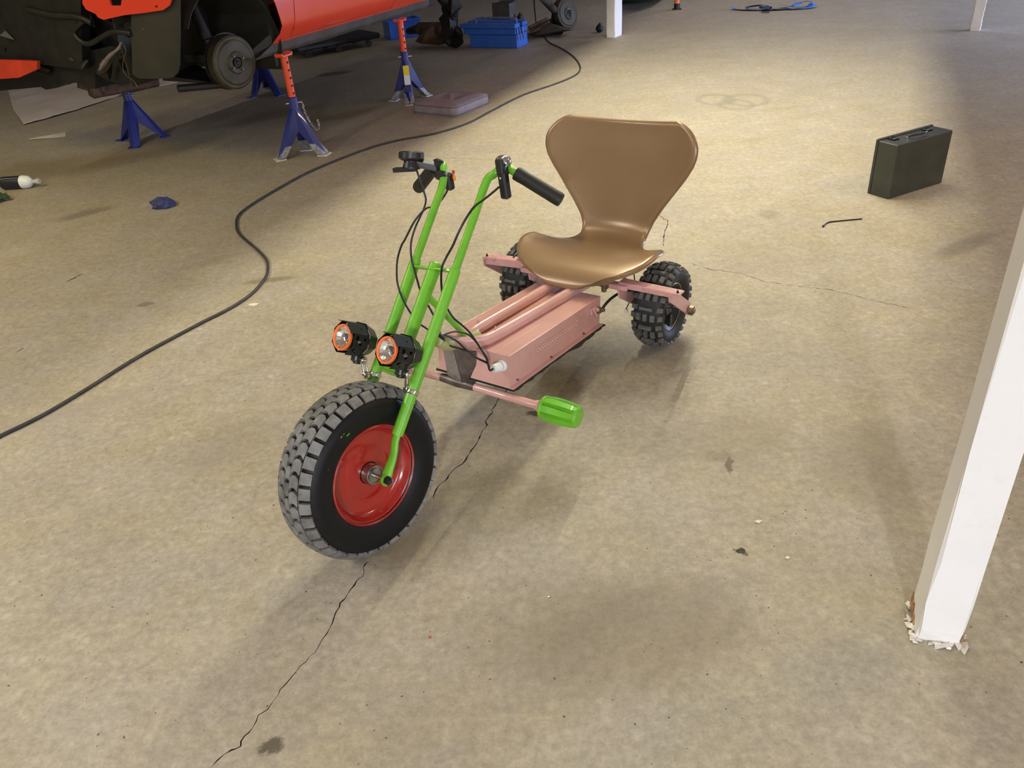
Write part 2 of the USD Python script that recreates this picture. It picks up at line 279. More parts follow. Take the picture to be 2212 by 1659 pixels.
# floor: worn power-floated concrete, with pits, mottling and stains that keep their own shape
def floor_look():
    n = {'g': ('geometry', {}), 'p': ('principled_bsdf', dict(roughness=.62, specular_ior_level=.35))}; l = []
    def nz(k, sc, det=4., ro=.55): n[k] = ('noise_texture', dict(scale=sc, detail=det, roughness=ro)); l.append(('g.position', f'{k}.vector'))
    nz('big', .9, 4.); nz('mid', 5.5, 5., .6); nz('fine', 27., 7., .68); nz('grit', 170., 3.)
    n['rb0'] = ('rgb_ramp', dict(ramp=[(.30, (.310, .262, .208)), (.52, (.345, .298, .238)), (.72, (.375, .328, .268))])); l.append(('big.fac', 'rb0.fac'))
    nz('hue', 4.2, 5., .62); n['rh'] = ('map_range', dict(from_min=.40, from_max=.62, to_min=0., to_max=.75, clamp=True)); l.append(('hue.fac', 'rh.value'))
    n['rb'] = ('mix_color', dict(b=(.345, .292, .198))); l += [('rb0.color', 'rb.a'), ('rh.result', 'rb.fac')]
    nz('speck', 62., 4., .6); n['rk'] = ('map_range', dict(from_min=.30, from_max=.70, to_min=.86, to_max=1.15)); l.append(('speck.fac', 'rk.value'))
    n['t0'] = ('math', dict(math_type='multiply')); l += [('rk.result', 't0.value1')]
    n['rm'] = ('map_range', dict(from_min=.30, from_max=.70, to_min=.93, to_max=1.06)); l.append(('mid.fac', 'rm.value'))
    n['rf'] = ('map_range', dict(from_min=.28, from_max=.72, to_min=.84, to_max=1.15)); l.append(('fine.fac', 'rf.value'))
    n['rg'] = ('map_range', dict(from_min=.3, from_max=.7, to_min=.92, to_max=1.08)); l.append(('grit.fac', 'rg.value'))
    l.append(('rm.result', 't0.value2'))
    n['t1'] = ('math', dict(math_type='multiply')); l += [('t0.value', 't1.value1'), ('rf.result', 't1.value2')]
    n['t2'] = ('math', dict(math_type='multiply')); l += [('t1.value', 't2.value1'), ('rg.result', 't2.value2')]
    n['c0'] = ('vector_math', dict(math_type='scale')); l += [('rb.result', 'c0.vector1'), ('t2.value', 'c0.scale')]
    last = 'c0.vector'
    # pale worn specks
    n['vs'] = ('voronoi_texture', dict(scale=26., randomness=1.)); l.append(('g.position', 'vs.vector'))
    n['vsm'] = ('map_range', dict(from_min=.10, from_max=.34, to_min=.34, to_max=0., clamp=True)); l.append(('vs.distance', 'vsm.value'))
    n['vsg'] = ('map_range', dict(from_min=.5, from_max=.6, to_min=0., to_max=1., clamp=True)); l.append(('mid.fac', 'vsg.value'))
    n['vsx'] = ('math', dict(math_type='multiply')); l += [('vsm.result', 'vsx.value1'), ('vsg.result', 'vsx.value2')]
    n['c1'] = ('mix_color', dict(b=(.56, .49, .38))); l += [(last, 'c1.a'), ('vsx.value', 'c1.fac')]; last = 'c1.result'
    # warped coordinates for the stains
    n['wn'] = ('noise_texture', dict(scale=11., detail=6., roughness=.65)); l.append(('g.position', 'wn.vector'))
    n['wo'] = ('vector_math', dict(math_type='subtract', vector2=(.5, .5, .5))); l.append(('wn.color', 'wo.vector1'))
    n['ws'] = ('vector_math', dict(math_type='scale', scale=.10)); l.append(('wo.vector', 'ws.vector1'))
    n['wp'] = ('vector_math', dict(math_type='add')); l += [('g.position', 'wp.vector1'), ('ws.vector', 'wp.vector2')]
    n['wn2'] = ('noise_texture', dict(scale=48., detail=7., roughness=.7)); l.append(('g.position', 'wn2.vector'))
    n['wo2'] = ('vector_math', dict(math_type='subtract', vector2=(.5, .5, .5))); l.append(('wn2.color', 'wo2.vector1'))
    n['ws2'] = ('vector_math', dict(math_type='scale', scale=.05)); l.append(('wo2.vector', 'ws2.vector1'))
    n['wp2'] = ('vector_math', dict(math_type='add')); l += [('g.position', 'wp2.vector1'), ('ws2.vector', 'wp2.vector2')]
    D, O, Y = (.10, .08, .055), (.15, .115, .07), (.25, .19, .11)
    st = [  # px, py, half width m, half depth m, turn deg, colour, strength, crisp, fine warp
        (585, 1612, .024, .017, 12, (.075, .058, .035), .85, .35, 1), (1576, 1004, .009, .034, -16, D, .85, .45, 1), (1556, 985, .045, .03, 0, O, .4, .2, 1),
        (1601, 1192, .014, .008, -20, (.08, .06, .045), .8, .6, 1), (722, 159, .17, .085, 20, (.09, .06, .04), .75, .3, 0),
        (1160, 893, .024, .016, 0, (.07, .06, .035), .9, .5, 1), (315, 657, .032, .022, 0, (.16, .15, .12), .7, .4, 1), (180, 462, .16, .06, 35, D, .5, .2, 0),
        (580, 605, .11, .028, 5, (.17, .14, .09), .7, .3, 1), (1385, 1370, .26, .15, 18, O, .44, .3, 0), (1180, 1330, .22, .16, 0, O, .24, .15, 0), (1590, 950, .20, .14, 0, O, .30, .1, 0),
        (510, 960, .28, .16, 10, O, .20, .1, 0), (880, 1175, .10, .05, 10, Y, .5, .2, 0), (1890, 1000, .16, .22, -15, O, .36, .12, 0), (1640, 300, .12, .05, 20, O, .15, .2, 0), (1660, 462, .05, .07, -10, D, .30, .3, 1),
        (1045, 1080, .28, .18, 10, O, .16, .1, 0), (120, 360, .9, .3, 25, (.20, .14, .07), .5, .1, 0), (300, 340, .5, .16, 30, O, .4, .2, 0), (560, 255, .5, .16, 30, O, .4, .2, 0), (740, 250, .35, .10, 28, O, .35, .2, 0),
        (1000, 80, .5, .15, 10, O, .5, .2, 0), (1020, 1500, .35, .2, 30, O, .16, .1, 0), (1215, 95, .3, .12, 0, Y, .5, .2, 0), (2085, 530, .20, .05, 30, D, .45, .25, 1), (1645, 560, .25, .2, 0, Y, .16, .1, 0),
        (100, 905, .4, .05, 28, (.30, .25, .21), .5, .2, 0), (470, 560, .16, .04, 30, O, .2, .2, 0), (1690, 235, .14, .05, 10, O, .2, .2, 0)]
    for i, (px, py, rx, ry, tw, col, k, crisp, fw) in enumerate(st):
        c = G(px, py)
        n[f'm{i}'] = ('mapping', dict(mapping_type='texture', location=tuple(c), rotation=(0, 0, math.radians(tw)), scale=(rx * 1.5, ry * 1.5, 1))); l.append(('wp2.vector' if fw else 'wp.vector', f'm{i}.vector'))
        n[f'g{i}'] = ('gradient_texture', dict(gradient_type='spherical')); l.append((f'm{i}.vector', f'g{i}.vector'))
        n[f'r{i}'] = ('map_range', dict(range_type='smoothstep', from_min=.16, from_max=.95 - crisp, to_min=0., to_max=k, clamp=True)); l.append((f'g{i}.fac', f'r{i}.value'))
        n[f'x{i}'] = ('mix_color', dict(b=col)); l += [(last, f'x{i}.a'), (f'r{i}.result', f'x{i}.fac')]; last = f'x{i}.result'
    n['ws3'] = ('vector_math', dict(math_type='scale', scale=.012)); l.append(('wo2.vector', 'ws3.vector1'))
    n['wp3'] = ('vector_math', dict(math_type='add')); l += [('g.position', 'wp3.vector1'), ('ws3.vector', 'wp3.vector2')]
    # tyre doodle rings
    for j, (px, py, r) in enumerate([(1545, 215, .11), (1612, 216, .125), (1590, 226, .10)]):
        c = G(px, py); n[f'dm{j}'] = ('mapping', dict(mapping_type='texture', location=tuple(c), scale=(r, r * 1.25, 1))); l.append(('wp2.vector', f'dm{j}.vector'))
        n[f'dl{j}'] = ('vector_math', dict(math_type='length')); l.append((f'dm{j}.vector', f'dl{j}.vector1'))
        n[f'da{j}'] = ('math', dict(math_type='subtract', value2=1.)); l.append((f'dl{j}.value', f'da{j}.value1'))
        n[f'db{j}'] = ('math', dict(math_type='absolute')); l.append((f'da{j}.value', f'db{j}.value1'))
        n[f'dr{j}'] = ('map_range', dict(from_min=.05, from_max=.30, to_min=.45, to_max=0., clamp=True)); l.append((f'db{j}.value', f'dr{j}.value'))
        n[f'dx{j}'] = ('mix_color', dict(b=(.20, .18, .14))); l += [(last, f'dx{j}.a'), (f'dr{j}.result', f'dx{j}.fac')]; last = f'dx{j}.result'
    # pits (two sizes)
    for j, (sc, thr, lo, hi) in enumerate([(21., .25, .030, .062), (47., .5, .05, .11)]):
        n[f'v{j}'] = ('voronoi_texture', dict(scale=sc, randomness=1.)); l.append(('wp3.vector', f'v{j}.vector'))
        n[f'vc{j}'] = ('separate_color', {}); l.append((f'v{j}.color', f'vc{j}.color'))
        n[f'vg{j}'] = ('map_range', dict(from_min=thr, from_max=1., to_min=0., to_max=1.3, clamp=True)); l.append((f'vc{j}.r', f'vg{j}.value'))
        n[f'vd{j}'] = ('map_range', dict(from_min=lo, from_max=hi, to_min=.9, to_max=0., clamp=True)); l.append((f'v{j}.distance', f'vd{j}.value'))
        n[f'vm{j}'] = ('math', dict(math_type='multiply')); l += [(f'vg{j}.result', f'vm{j}.value1'), (f'vd{j}.result', f'vm{j}.value2')]
        n[f'vx{j}'] = ('mix_color', dict(b=(.045, .036, .024))); l += [(last, f'vx{j}.a'), (f'vm{j}.value', f'vx{j}.fac')]; last = f'vx{j}.result'
    l.append((last, 'p.base_color'))
    n['bh'] = ('math', dict(math_type='subtract')); l += [('fine.fac', 'bh.value1'), ('vm0.value', 'bh.value2')]
    n['b'] = ('bump', dict(strength=.25, distance=.003)); l += [('bh.value', 'b.height'), ('b.normal', 'p.normal')]
    LOOK['concrete'] = usdkit.material(stage, '/World/Looks/concrete', n, l, surface='p.BSDF')
floor_look()
def emit_look(name, col, s):
    LOOK[name] = usdkit.material(stage, f'/World/Looks/{name}', {'e': ('emission', dict(color=col, strength=s))}, [], surface='e.emission')
emit_look('daylight_pane', COOL, 2.0); emit_look('tube_glow', WARM, 6.0)

# ================================================================== THE SETTING
# floor with real crack grooves
CRACKS = [
    ([(455, 1658), (472, 1640), (500, 1620), (520, 1612), (528, 1590), (545, 1573), (558, 1545), (590, 1515), (605, 1490), (640, 1450), (681, 1409), (705, 1370), (722, 1332), (735, 1302), (746, 1292), (770, 1255), (783, 1246), (785, 1226), (797, 1212)], .0011),
    ([(936, 1078), (938, 1067), (946, 1051), (960, 1040), (981, 1013), (1000, 1001), (1010, 985), (1030, 957), (1039, 938), (1048, 924), (1048, 911), (1056, 899), (1065, 890), (1066, 881), (1072, 871), (1081, 856), (1100, 838)], .0014),
    ([(1424, 465), (1443, 478), (1441, 490), (1436, 500), (1434, 515), (1431, 532)], .0014),
    ([(1490, 568), (1540, 583), (1600, 590), (1650, 608), (1720, 618), (1790, 625), (1900, 652), (1980, 668)], .0009),
    ([(140, 609), (160, 601), (172, 594), (183, 591)], .0024), ([(28, 765), (40, 758), (52, 751)], .0016),
    ([(860, 339), (900, 335), (960, 341), (1030, 344), (1100, 348), (1180, 352)], .0008)]
def jitter_line(px, k):
    P = np.array([G(*q)[:2] for q in px]); out = [P[0]]; r = np.random.default_rng(k)
    for a, b in zip(P[:-1], P[1:]):
        m = max(2, int(np.linalg.norm(b - a) / .012)); d = b - a; nrm = V(-d[1], d[0]) / np.linalg.norm(d)
        for t in np.linspace(0, 1, m + 1)[1:]: out.append(a + d * t + nrm * r.normal(0, .0022) * (0 if t == 1 else 1))
    return np.array(out)
crack_polys, crack_lines = [], []
for k, (px, w) in enumerate(CRACKS):
    Lp = jitter_line(px, k); r = np.random.default_rng(50 + k); n_ = len(Lp); T = np.gradient(Lp, axis=0); T /= np.linalg.norm(T, axis=1, keepdims=True); N = np.stack([-T[:, 1], T[:, 0]], 1)
    ww = w * np.clip(1 + r.normal(0, .45, n_), .35, 2.2); ww[0] = ww[-1] = w * .1
    crack_lines.append((Lp, N, ww)); crack_polys.append(Polygon(np.vstack([Lp + N * ww[:, None], (Lp - N * ww[:, None])[::-1]])).buffer(0))
outer = Polygon([bld(a, n, 0)[:2] for a, n in ((-6, -11), (21, -11), (21, 4.2), (-6, 4.2))])
fl = outer.difference(unary_union(crack_polys))
_vs, _fs = [], []; _off = 0
for g in getattr(fl, 'geoms', [fl]):
    v, f = trimesh.creation.triangulate_polygon(g, engine='earcut'); _vs.append(v); _fs.append(np.asarray(f) + _off); _off += len(v)
_v = np.vstack(_vs); _f = np.vstack(_fs); _v3 = np.c_[_v, np.zeros(len(_v))]
_nz = np.cross(_v3[_f[:, 1]] - _v3[_f[:, 0]], _v3[_f[:, 2]] - _v3[_f[:, 0]])[:, 2]; _f[_nz < 0] = _f[_nz < 0][:, ::-1]
slab = at(cbox(27, 15.2, .10, .001, (0, 0, -.057)), Frame(bld(7.5, -3.4, 0), BA, BN, V(0, 0, 1)))
floor = struct('floor', cat(TM(_v3, _f), slab), 'concrete', label='worn beige concrete workshop floor with cracks and stains')
for k, (Lp, N, ww) in enumerate(crack_lines):     # the grooves: a V-shaped trough under each slot
    a, b = np.c_[Lp + N * ww[:, None] * 1.3, np.full(len(Lp), -.0002)], np.c_[Lp - N * ww[:, None] * 1.3, np.full(len(Lp), -.0002)]; m_ = np.c_[Lp, np.full(len(Lp), -.005)]
    n_ = len(Lp); v = np.vstack([a, m_, b]); f = []
    for i in range(n_ - 1):
        for o in (0, n_): f += [(o + i, o + n_ + i, o + n_ + i + 1), (o + i, o + n_ + i + 1, o + i + 1)]
    part(floor, 'crack', TM(v, f), 'crack_dark', smooth=False)
def wall(name, a0, n0, a1, n1, h=2.9, t=.12):
    A, B = bld(a0, n0, 0), bld(a1, n1, 0); return struct(name, bar(A + V(0, 0, h / 2), B + V(0, 0, h / 2), t, h, c=.001), 'wall_grey')
wall('wall_left', -6, -10.9, 21, -10.9); wall('wall_right', -6, 4.1, 21, 4.1); wall('wall_back', 20.9, -11, 20.9, 4.2); wall('wall_front', -5.9, -11, -5.9, 4.2)
struct('ceiling', at(cbox(27, 15.2, .1, .001, (0, 0, 2.95)), Frame(bld(7.5, -3.4, 0), BA, BN, V(0, 0, 1))), 'ceiling_white')
# daylight window in the right-hand wall, far down the hall
def window(name, P, w, h):
    t = struct(name, cat(*[bar(P + BA * a0 + V(0, 0, z0), P + BA * a1 + V(0, 0, z1), .08, .07, BN if z0 != z1 else V(0, 0, 1)) for a0, z0, a1, z1 in ((-w, -h, w, -h), (-w, h, w, h), (-w, -h, -w, h), (w, -h, w, h), (0, -h, 0, h))]), 'lamp_white')
    part(t, 'pane', bar(P - BA * (w - .05), P + BA * (w - .05), .01, 2 * h - .05), 'daylight_pane')
WIN, WIN2 = bld(9.0, 4.02, .58), bld(-1.2, 4.02, 1.35)
window('window_1', WIN, 1.5, .45); window('window_2', WIN2, 1.2, .6)
rect_light('/World/daylight', WIN - BN * .09, BA, -BN, 2.8, .8, DAY, COOL)
rect_light('/World/daylight_near', WIN2 - BN * .09, BA, -BN, 2.2, 1.1, DAY2, COL['DAY2'])

# ---- white timber posts
def post(name, label, c, wa, wn, h, yaw, flakes=True, seed=0):
    """c: centre of the foot; wa, wn: sides; yaw: turn of the first side"""
    a, n = heading(yaw), heading(yaw - 90); t = thing(name, label, 'post', c); fr = Frame(c, a, n, V(0, 0, 1)); r = np.random.default_rng(seed); lev = [.0, .03, .10, .2, .45, .9, 1.5, h]; rings = []
    for i, z in enumerate(lev):
        q = .0018 * r.normal(0, 1, (8, 2)) * (1 if 0 < z < h else .6); hx, hy, k = wa / 2, wn / 2, .004; s = 1 - (.03 if z == 0 else 0)
        sq = np.array([(hx, hy - k), (hx - k, hy), (-hx + k, hy), (-hx, hy - k), (-hx, -hy + k), (-hx + k, -hy), (hx - k, -hy), (hx, -hy + k)]) * s + q
        rings.append(np.c_[sq, np.full(8, z)])
    v = np.vstack(rings); f = []
    for i in range(len(lev) - 1):
        for k in range(8):
            b = (k + 1) % 8; f += [(i * 8 + k, i * 8 + b, i * 8 + 8 + b), (i * 8 + k, i * 8 + 8 + b, i * 8 + 8 + k)]
    f += [(0, i + 1, i) for i in range(1, 7)] + [((len(lev) - 1) * 8, (len(lev) - 1) * 8 + i, (len(lev) - 1) * 8 + i + 1) for i in range(1, 7)]
    part(t, 'timber', at(TM(v, f), fr), 'post_paint', smooth=False)
    return t, fr
def corner_post(A, yaw, wa, wn): A = np.asarray(A, float); return A + heading(yaw) * wa / 2 + heading(yaw + 90) * wn / 2
PA = G(1978, 1380); pc = corner_post(PA, -19, .077, .085)
t, pf = post('post', 'white painted timber post with flaking base, right foreground', pc, .077, .085, 2.9, -19, seed=3)
def flakes(fr, hx, hy, seed, n=46, side=None):
    r = np.random.default_rng(seed); ms = []
    for i in range(n):
        a = r.uniform(0, 4); s = int(a); u = (a - s) * 2 - 1; sx, sy = [(hx, u * hy), (-hx, u * hy), (u * hx, hy), (u * hx, -hy)][s]; k = r.uniform(1.0, 1.16); sz = r.uniform(.002, .007)
        pts = np.c_[r.normal(0, sz, (9, 2)) + V(sx, sy) * k, np.abs(r.normal(.001, .003, 9)) + .0005]; ms.append(hull(pts))
    return at(cat(*ms), fr)
part(t, 'flaked_paint', flakes(pf, .040, .044, 5), 'flake_paint', smooth=False, label='crumbled cream paint flakes round the foot')
_l = heading(-19 + 90)   # along the left face, away from the camera
_p = Polygon([(.030, .002), (.030, .010), (.042, .020), (.052, .018), (.062, .032), (.074, .030), (.085, .040), (.085, .002)])
part(t, 'bare_wood', extrude(_p, .0035, Frame(pf(V(-.0385, .0425, 0)), _l, V(0, 0, 1), np.cross(_l, V(0, 0, 1))), z0=-.0028), 'post_wood', smooth=False, label='strip where the paint is gone to brown wood')
_p = Polygon([(.0, .002), (.0, .024), (.004, .034), (.008, .045), (.0105, .030), (.012, .002)])
part(t, 'bare_wood', extrude(_p, .0035, Frame(pf(V(.0387, .0425, 0)), _l, V(0, 0, 1), np.cross(_l, V(0, 0, 1))), z0=-.001), 'post_wood', smooth=False)
B_ = G(1328.5, 81.5); A_ = G(1310, 81); yw = math.degrees(math.atan2(*(B_ - A_)[1::-1])); post('post', 'white timber post at the back beside the rusty brake drum', corner_post(A_, yw, .089, .15), .089, .15, 2.9, yw, seed=8)
A_, B_ = G(2095, 67), G(2117, 66); post('post', 'white timber post at the far right back in bluish daylight', corner_post(A_, -22, .078, .08), .078, .08, 2.9, -22, seed=9)

# ---- lamps under the ceiling (above the picture)
def batten(name, label, pos, L, power, col, trough):
    t = thing(name, label, 'lamp', pos); fr = Frame(pos, BA, BN, V(0, 0, 1))
    part(t, 'housing', at(cbox(L + .1, .16 if not trough else .30, .05, .004, (0, 0, .055)), fr), 'lamp_white')
    for s in (-1, 1): part(t, 'tube', rod(fr(V(-L / 2, s * .03, .012)), fr(V(L / 2, s * .03, .012)), .011), 'tube_glow')
    part(t, 'rod', rod(fr(V(0, 0, .08)), V(pos[0], pos[1], 2.9), .006), 'steel')
    if trough:
        for s in (-1, 1): part(t, 'baffle', at(cbox(L + .1, .008, .275, .002, (0, s * .135, -.1075)), fr), 'lamp_baffle')
    rect_light(t + '/light', V(0, 0, -.004), BA, V(0, 0, -1), L, .035 if trough else .06, power, col)
batten('ceiling_lamp', 'narrow two-tube ceiling lamp with deep side baffles above the bright strip', LA_POS, 3.2, LAMP_A, COL['A'], True)
batten('ceiling_lamp', 'narrow baffled two-tube ceiling lamp above the tricycle seat', bld(2.1, -.9, 2.5), 1.2, LAMP_A2, COL['A2'], True)
batten('ceiling_lamp', 'two-tube ceiling lamp behind the photographer at left', bld(-.8, -3.2, 2.45), 1.2, LAMP_E, COL['E'], False)
batten('ceiling_lamp', 'two-tube ceiling lamp in the right-hand bay', bld(3.6, 2.4, 2.5), 1.2, LAMP_F, COL['F'], False)
batten('ceiling_lamp', 'two-tube ceiling lamp over the bottle at left', bld(1.2, -4.4, 2.5), 1.2, LAMP_G, COL['G'], False)
batten('ceiling_lamp', 'two-tube ceiling lamp at the far end of the hall', bld(10.5, -1.2, 2.5), 1.5, LAMP_D, COL['D'], False)
batten('ceiling_lamp', 'two-tube ceiling lamp over the foreground floor', LB_POS, 1.2, LAMP_B, COL['B'], False)
batten('ceiling_lamp', 'two-tube ceiling lamp above the red car', bld(4.0, -5.0, 2.5), 1.2, LAMP_C, COL['C'], False)

# ================================================================== THE TRICYCLE
tri = thing('tricycle', 'homemade electric tricycle with green fork, pink deck and brown shell seat', 'tricycle', TR(V(-.6, -.03, 0)))
# ---- front wheel
R0, TW = .200, .056
def tyre_prof(u):
    """carcass of the front tyre: u in -1..1 across -> (radius, offset)"""
    a = abs(u); return R0 - .006 - .026 * a ** 3.0, u * TW
prof = [(.112, -.040), (.118, -.046), (.130, -.052), (.148, -.0565), (.160, -.0565)] + [(tyre_prof(u)[0] - (.0), tyre_prof(u)[1]) for u in np.linspace(-.97, .97, 15)] + [(.160, .0565), (.148, .0565), (.130, .052), (.118, .046), (.112, .040), (.108, .03), (.108, -.03)]
sl = lambda m: at(m, SF)
ftyre = part(tri, 'front_tyre', sl(lathe(prof, V(0, 0, 0), V(0, 1, 0), 96, closed=True)), 'tyre_rubber', smooth=50)
def tread_block(u0, u1, th0, th1, chev, ht=.0075, k=4, wob=0.):
    """one lug on the front tyre; its edges bend by chev (radians) across the tread"""
    us = np.linspace(u0, u1, k); top, bot = [], []
    for u in us:
        off = chev * math.sin((u - u0) / (u1 - u0) * 3.1416) + wob * (u - u0)
        for th in (th0 + off, (th0 + th1) / 2 + off, th1 + off):
            r, y = tyre_prof(u); nr = unit(V(1, 0.026 * 3 * abs(u) ** 2 * np.sign(u) / TW))
            for lst, hh in ((top, ht), (bot, -.002)):
                rr, yy = r + nr[0] * hh, y + nr[1] * hh; lst.append((rr * math.cos(th), yy, rr * math.sin(th)))
    return sheet_pair(np.array(top).reshape(k, 3, 3), np.array(bot).reshape(k, 3, 3))
def sheet_pair(top, bot):
    R, C = top.shape[:2]; N = R * C; f = []
    for i in range(R - 1):
        for j in range(C - 1):
            a, b, c, d = i * C + j, (i + 1) * C + j, (i + 1) * C + j + 1, i * C + j + 1; f += [(a, b, c), (a, c, d)]
    rim = [(0, j) for j in range(C)] + [(i, C - 1) for i in range(1, R)] + [(R - 1, j) for j in range(C - 2, -1, -1)] + [(i, 0) for i in range(R - 2, 0, -1)]
    for q in range(len(rim)):
        a = rim[q][0] * C + rim[q][1]; b = rim[(q + 1) % len(rim)]; b = b[0] * C + b[1]; f += [(a, N + b, b), (a, N + a, N + b)]
    m = TM(np.vstack([top.reshape(-1, 3), bot.reshape(-1, 3)]), f)
    cen = m.vertices.mean(0); fn = np.cross(m.vertices[f[0][1]] - m.vertices[f[0][0]], m.vertices[f[0][2]] - m.vertices[f[0][0]])
    if fn @ (top.reshape(-1, 3).mean(0) - bot.reshape(-1, 3).mean(0)) < 0: m = TM(m.vertices, m.faces[:, ::-1])
    return m
lugs = []; NP = 36; dth = 2 * np.pi / NP
for i in range(NP):
    th = i * dth; g = .0088 / R0 * .5
    for (u0, u1, ph, chv) in ((-.87, -.555, .5, .0), (-.515, -.15, 0, .035), (.15, .515, 0, .035), (.555, .87, .5, .0)):
        b = th + ph * dth; lugs.append(tread_block(u0, u1, b + g, b + dth - g, chv, wob=.0))
    b = th + .5 * dth
    for (u0, u1) in ((-.125, -.055), (-.04, .04), (.055, .125)) if i % 2 else ((-.125, .125),): lugs.append(tread_block(u0, u1, b + g, b + dth - g, .02))
part(ftyre, 'tread', sl(cat(*lugs)), 'tread_rubber', smooth=False, label='dusty grey tread blocks')
for yy, r_, th, L in ((.054, .148, 2.45, .03), (.0545, .156, 1.98, .024), (.055, .146, 1.9, .012)):   # smears of green paint on the near sidewall
    pts = [(r_ * math.cos(th + q) * -1, yy + .0012, r_ * math.sin(th + q)) for q in np.linspace(-L * 3, L * 3, 6)]
    part(ftyre, 'paint_smear', sl(tube(pts, np.array([.0003, .0013, .0008, .0016, .0007, .0003]), 6)), 'green_paint')
rimp = [(.114, .047), (.117, .0445), (.1135, .040), (.108, .038), (.104, .030), (.099, .022), (.090, .0165), (.070, .0150), (.062, .018), (.048, .0215), (.034, .0225), (.026, .0225)]
rim_full = rimp + [(.026, .0205)] + [(r, y - .003) for r, y in rimp[::-1][1:]] + [(.111, .044)]
frim = part(tri, 'front_rim', sl(cat(lathe(rim_full, V(0, 0, 0), V(0, 1, 0), 72, closed=True), lathe(rim_full, V(0, 0, 0), V(0, -1, 0), 72, closed=True))), 'red_paint', smooth=40)
for s in (-1, 1):
    part(frim, 'hub_bearing', sl(lathe([(.005, .016), (.0235, .016), (.0245, .020), (.0245, .040), (.0225, .043), (.0205, .043), (.0200, .040), (.0165, .040), (.0160, .0425), (.012, .0435), (.005, .0435)], V(0, 0, 0), V(0, s, 0), 36)), 'steel')
part(frim, 'axle', sl(rod(V(0, -.098, 0), V(0, .098, 0), .006)), 'steel')
def hexnut(o, d, r, h, mat, parent, name='axle_nut', hint=(0, 0, 1)):
    x, y, z = basis(d, hint); hx = [(r * math.cos(a), r * math.sin(a)) for a in np.arange(6) * math.pi / 3]
    m = cat(extrude(Polygon(hx), h, Frame(o, x, y, z)), rod(o, o + z * (h + .005), r * .55)); return part(parent, name, m, mat, smooth=20)
for s in (-1, 1): hexnut(SF(V(.004, s * .0865, .004)), SF.A[1] * s, .0098, .008, 'black_metal', frim)
# ---- fork (legs follow the raked steering axis)
LD = unit(V(-.677, 0, .736)); RLEG, LLEG = V(-.3056, .0726, .343), V(-.3168, -.0727, .3343)
legs = []
for s, P0 in ((1, RLEG), (-1, LLEG)):
    def P(t): return P0 + LD * t
    t_low = (-.062 - P0[0]) / LD[0]; jz = (.365 - P0[2]) / LD[2]
    low, top = P(t_low), P(jz)
    gs = V(-.507, s * .126, .535); gd = unit(V(-.22, s * .83, -.54))
    up_ = [top, P(jz + .03), P(jz + .08), P(jz + .13), P((-.470 - P0[0]) / LD[0]), V(-.490, s * .079, .5315), V(-.503, s * .092, .5425), V(-.509, s * .108, .5435), gs, gs + gd * .02, gs + gd * .11]
    lg = part(tri, 'fork_leg', SF.__call__ and at(cat(tube([low, P(t_low + .02), P(jz - .012), P(jz)], [.0128, .0132, .0132, .0118], 18)), SF), 'green_paint', smooth=50)
    part(lg, 'leg_end', at(cat(tube(smooth_path([P(t_low + .015), low + V(.008, 0, -.009), low + V(.024, s * .004, -.034), V(-.012, s * .0775, .014), V(.0, s * .079, -.002)], 4), [.0105] * 9 + [.0115, .012, .0125, .013, .0135, .0135, .0125, .010], 14, squash=.62), lathe([(.0001, -.0035), (.0135, -.0035), (.0145, 0), (.0135, .0035), (.0001, .0035)], V(0, s * .0795, 0), V(0, 1, 0), 24)), SF), 'green_paint', smooth=50)
    part(tri, 'handlebar', at(tube(smooth_path(up_, 5), .0094, 16), SF), 'green_paint', smooth=60)
    gp = [gs + gd * q for q in (.004, .0045, .010, .03, .06, .09, .118, .124, .1245)]
    part(tri, 'grip', at(tube(gp, [.012, .0152, .0160, .0152, .0156, .0156, .0160, .0145, .008], 18), SF), 'black_rubber', smooth=40)
    legs.append(lg)
part(tri, 'fork_crown', at(cat(bar(V(-.327, -.068, .353), V(-.322, .068, .361), .014, .0055, V(-.677, 0, .736), .0015)), SF), 'green_paint', smooth=30)
part(tri, 'fork_crown', at(bar(V(-.196, -.066, .214), V(-.190, .066, .218), .046, .007, V(-.677, 0, .736), .002), SF), 'green_paint', smooth=30)
HT0, HT1 = V(-.339, 0, .366), V(-.196, 0, .214)
HD = unit(HT1 - HT0)
part(tri, 'head_tube', at(cat(rod(HT0, HT1, .0150, 22), rod(HT0 + HD * .018, HT0 + HD * .024, .0166, 22), rod(HT1 - HD * .026, HT1 - HD * .020, .0166, 22)), SF), 'green_paint', smooth=40)
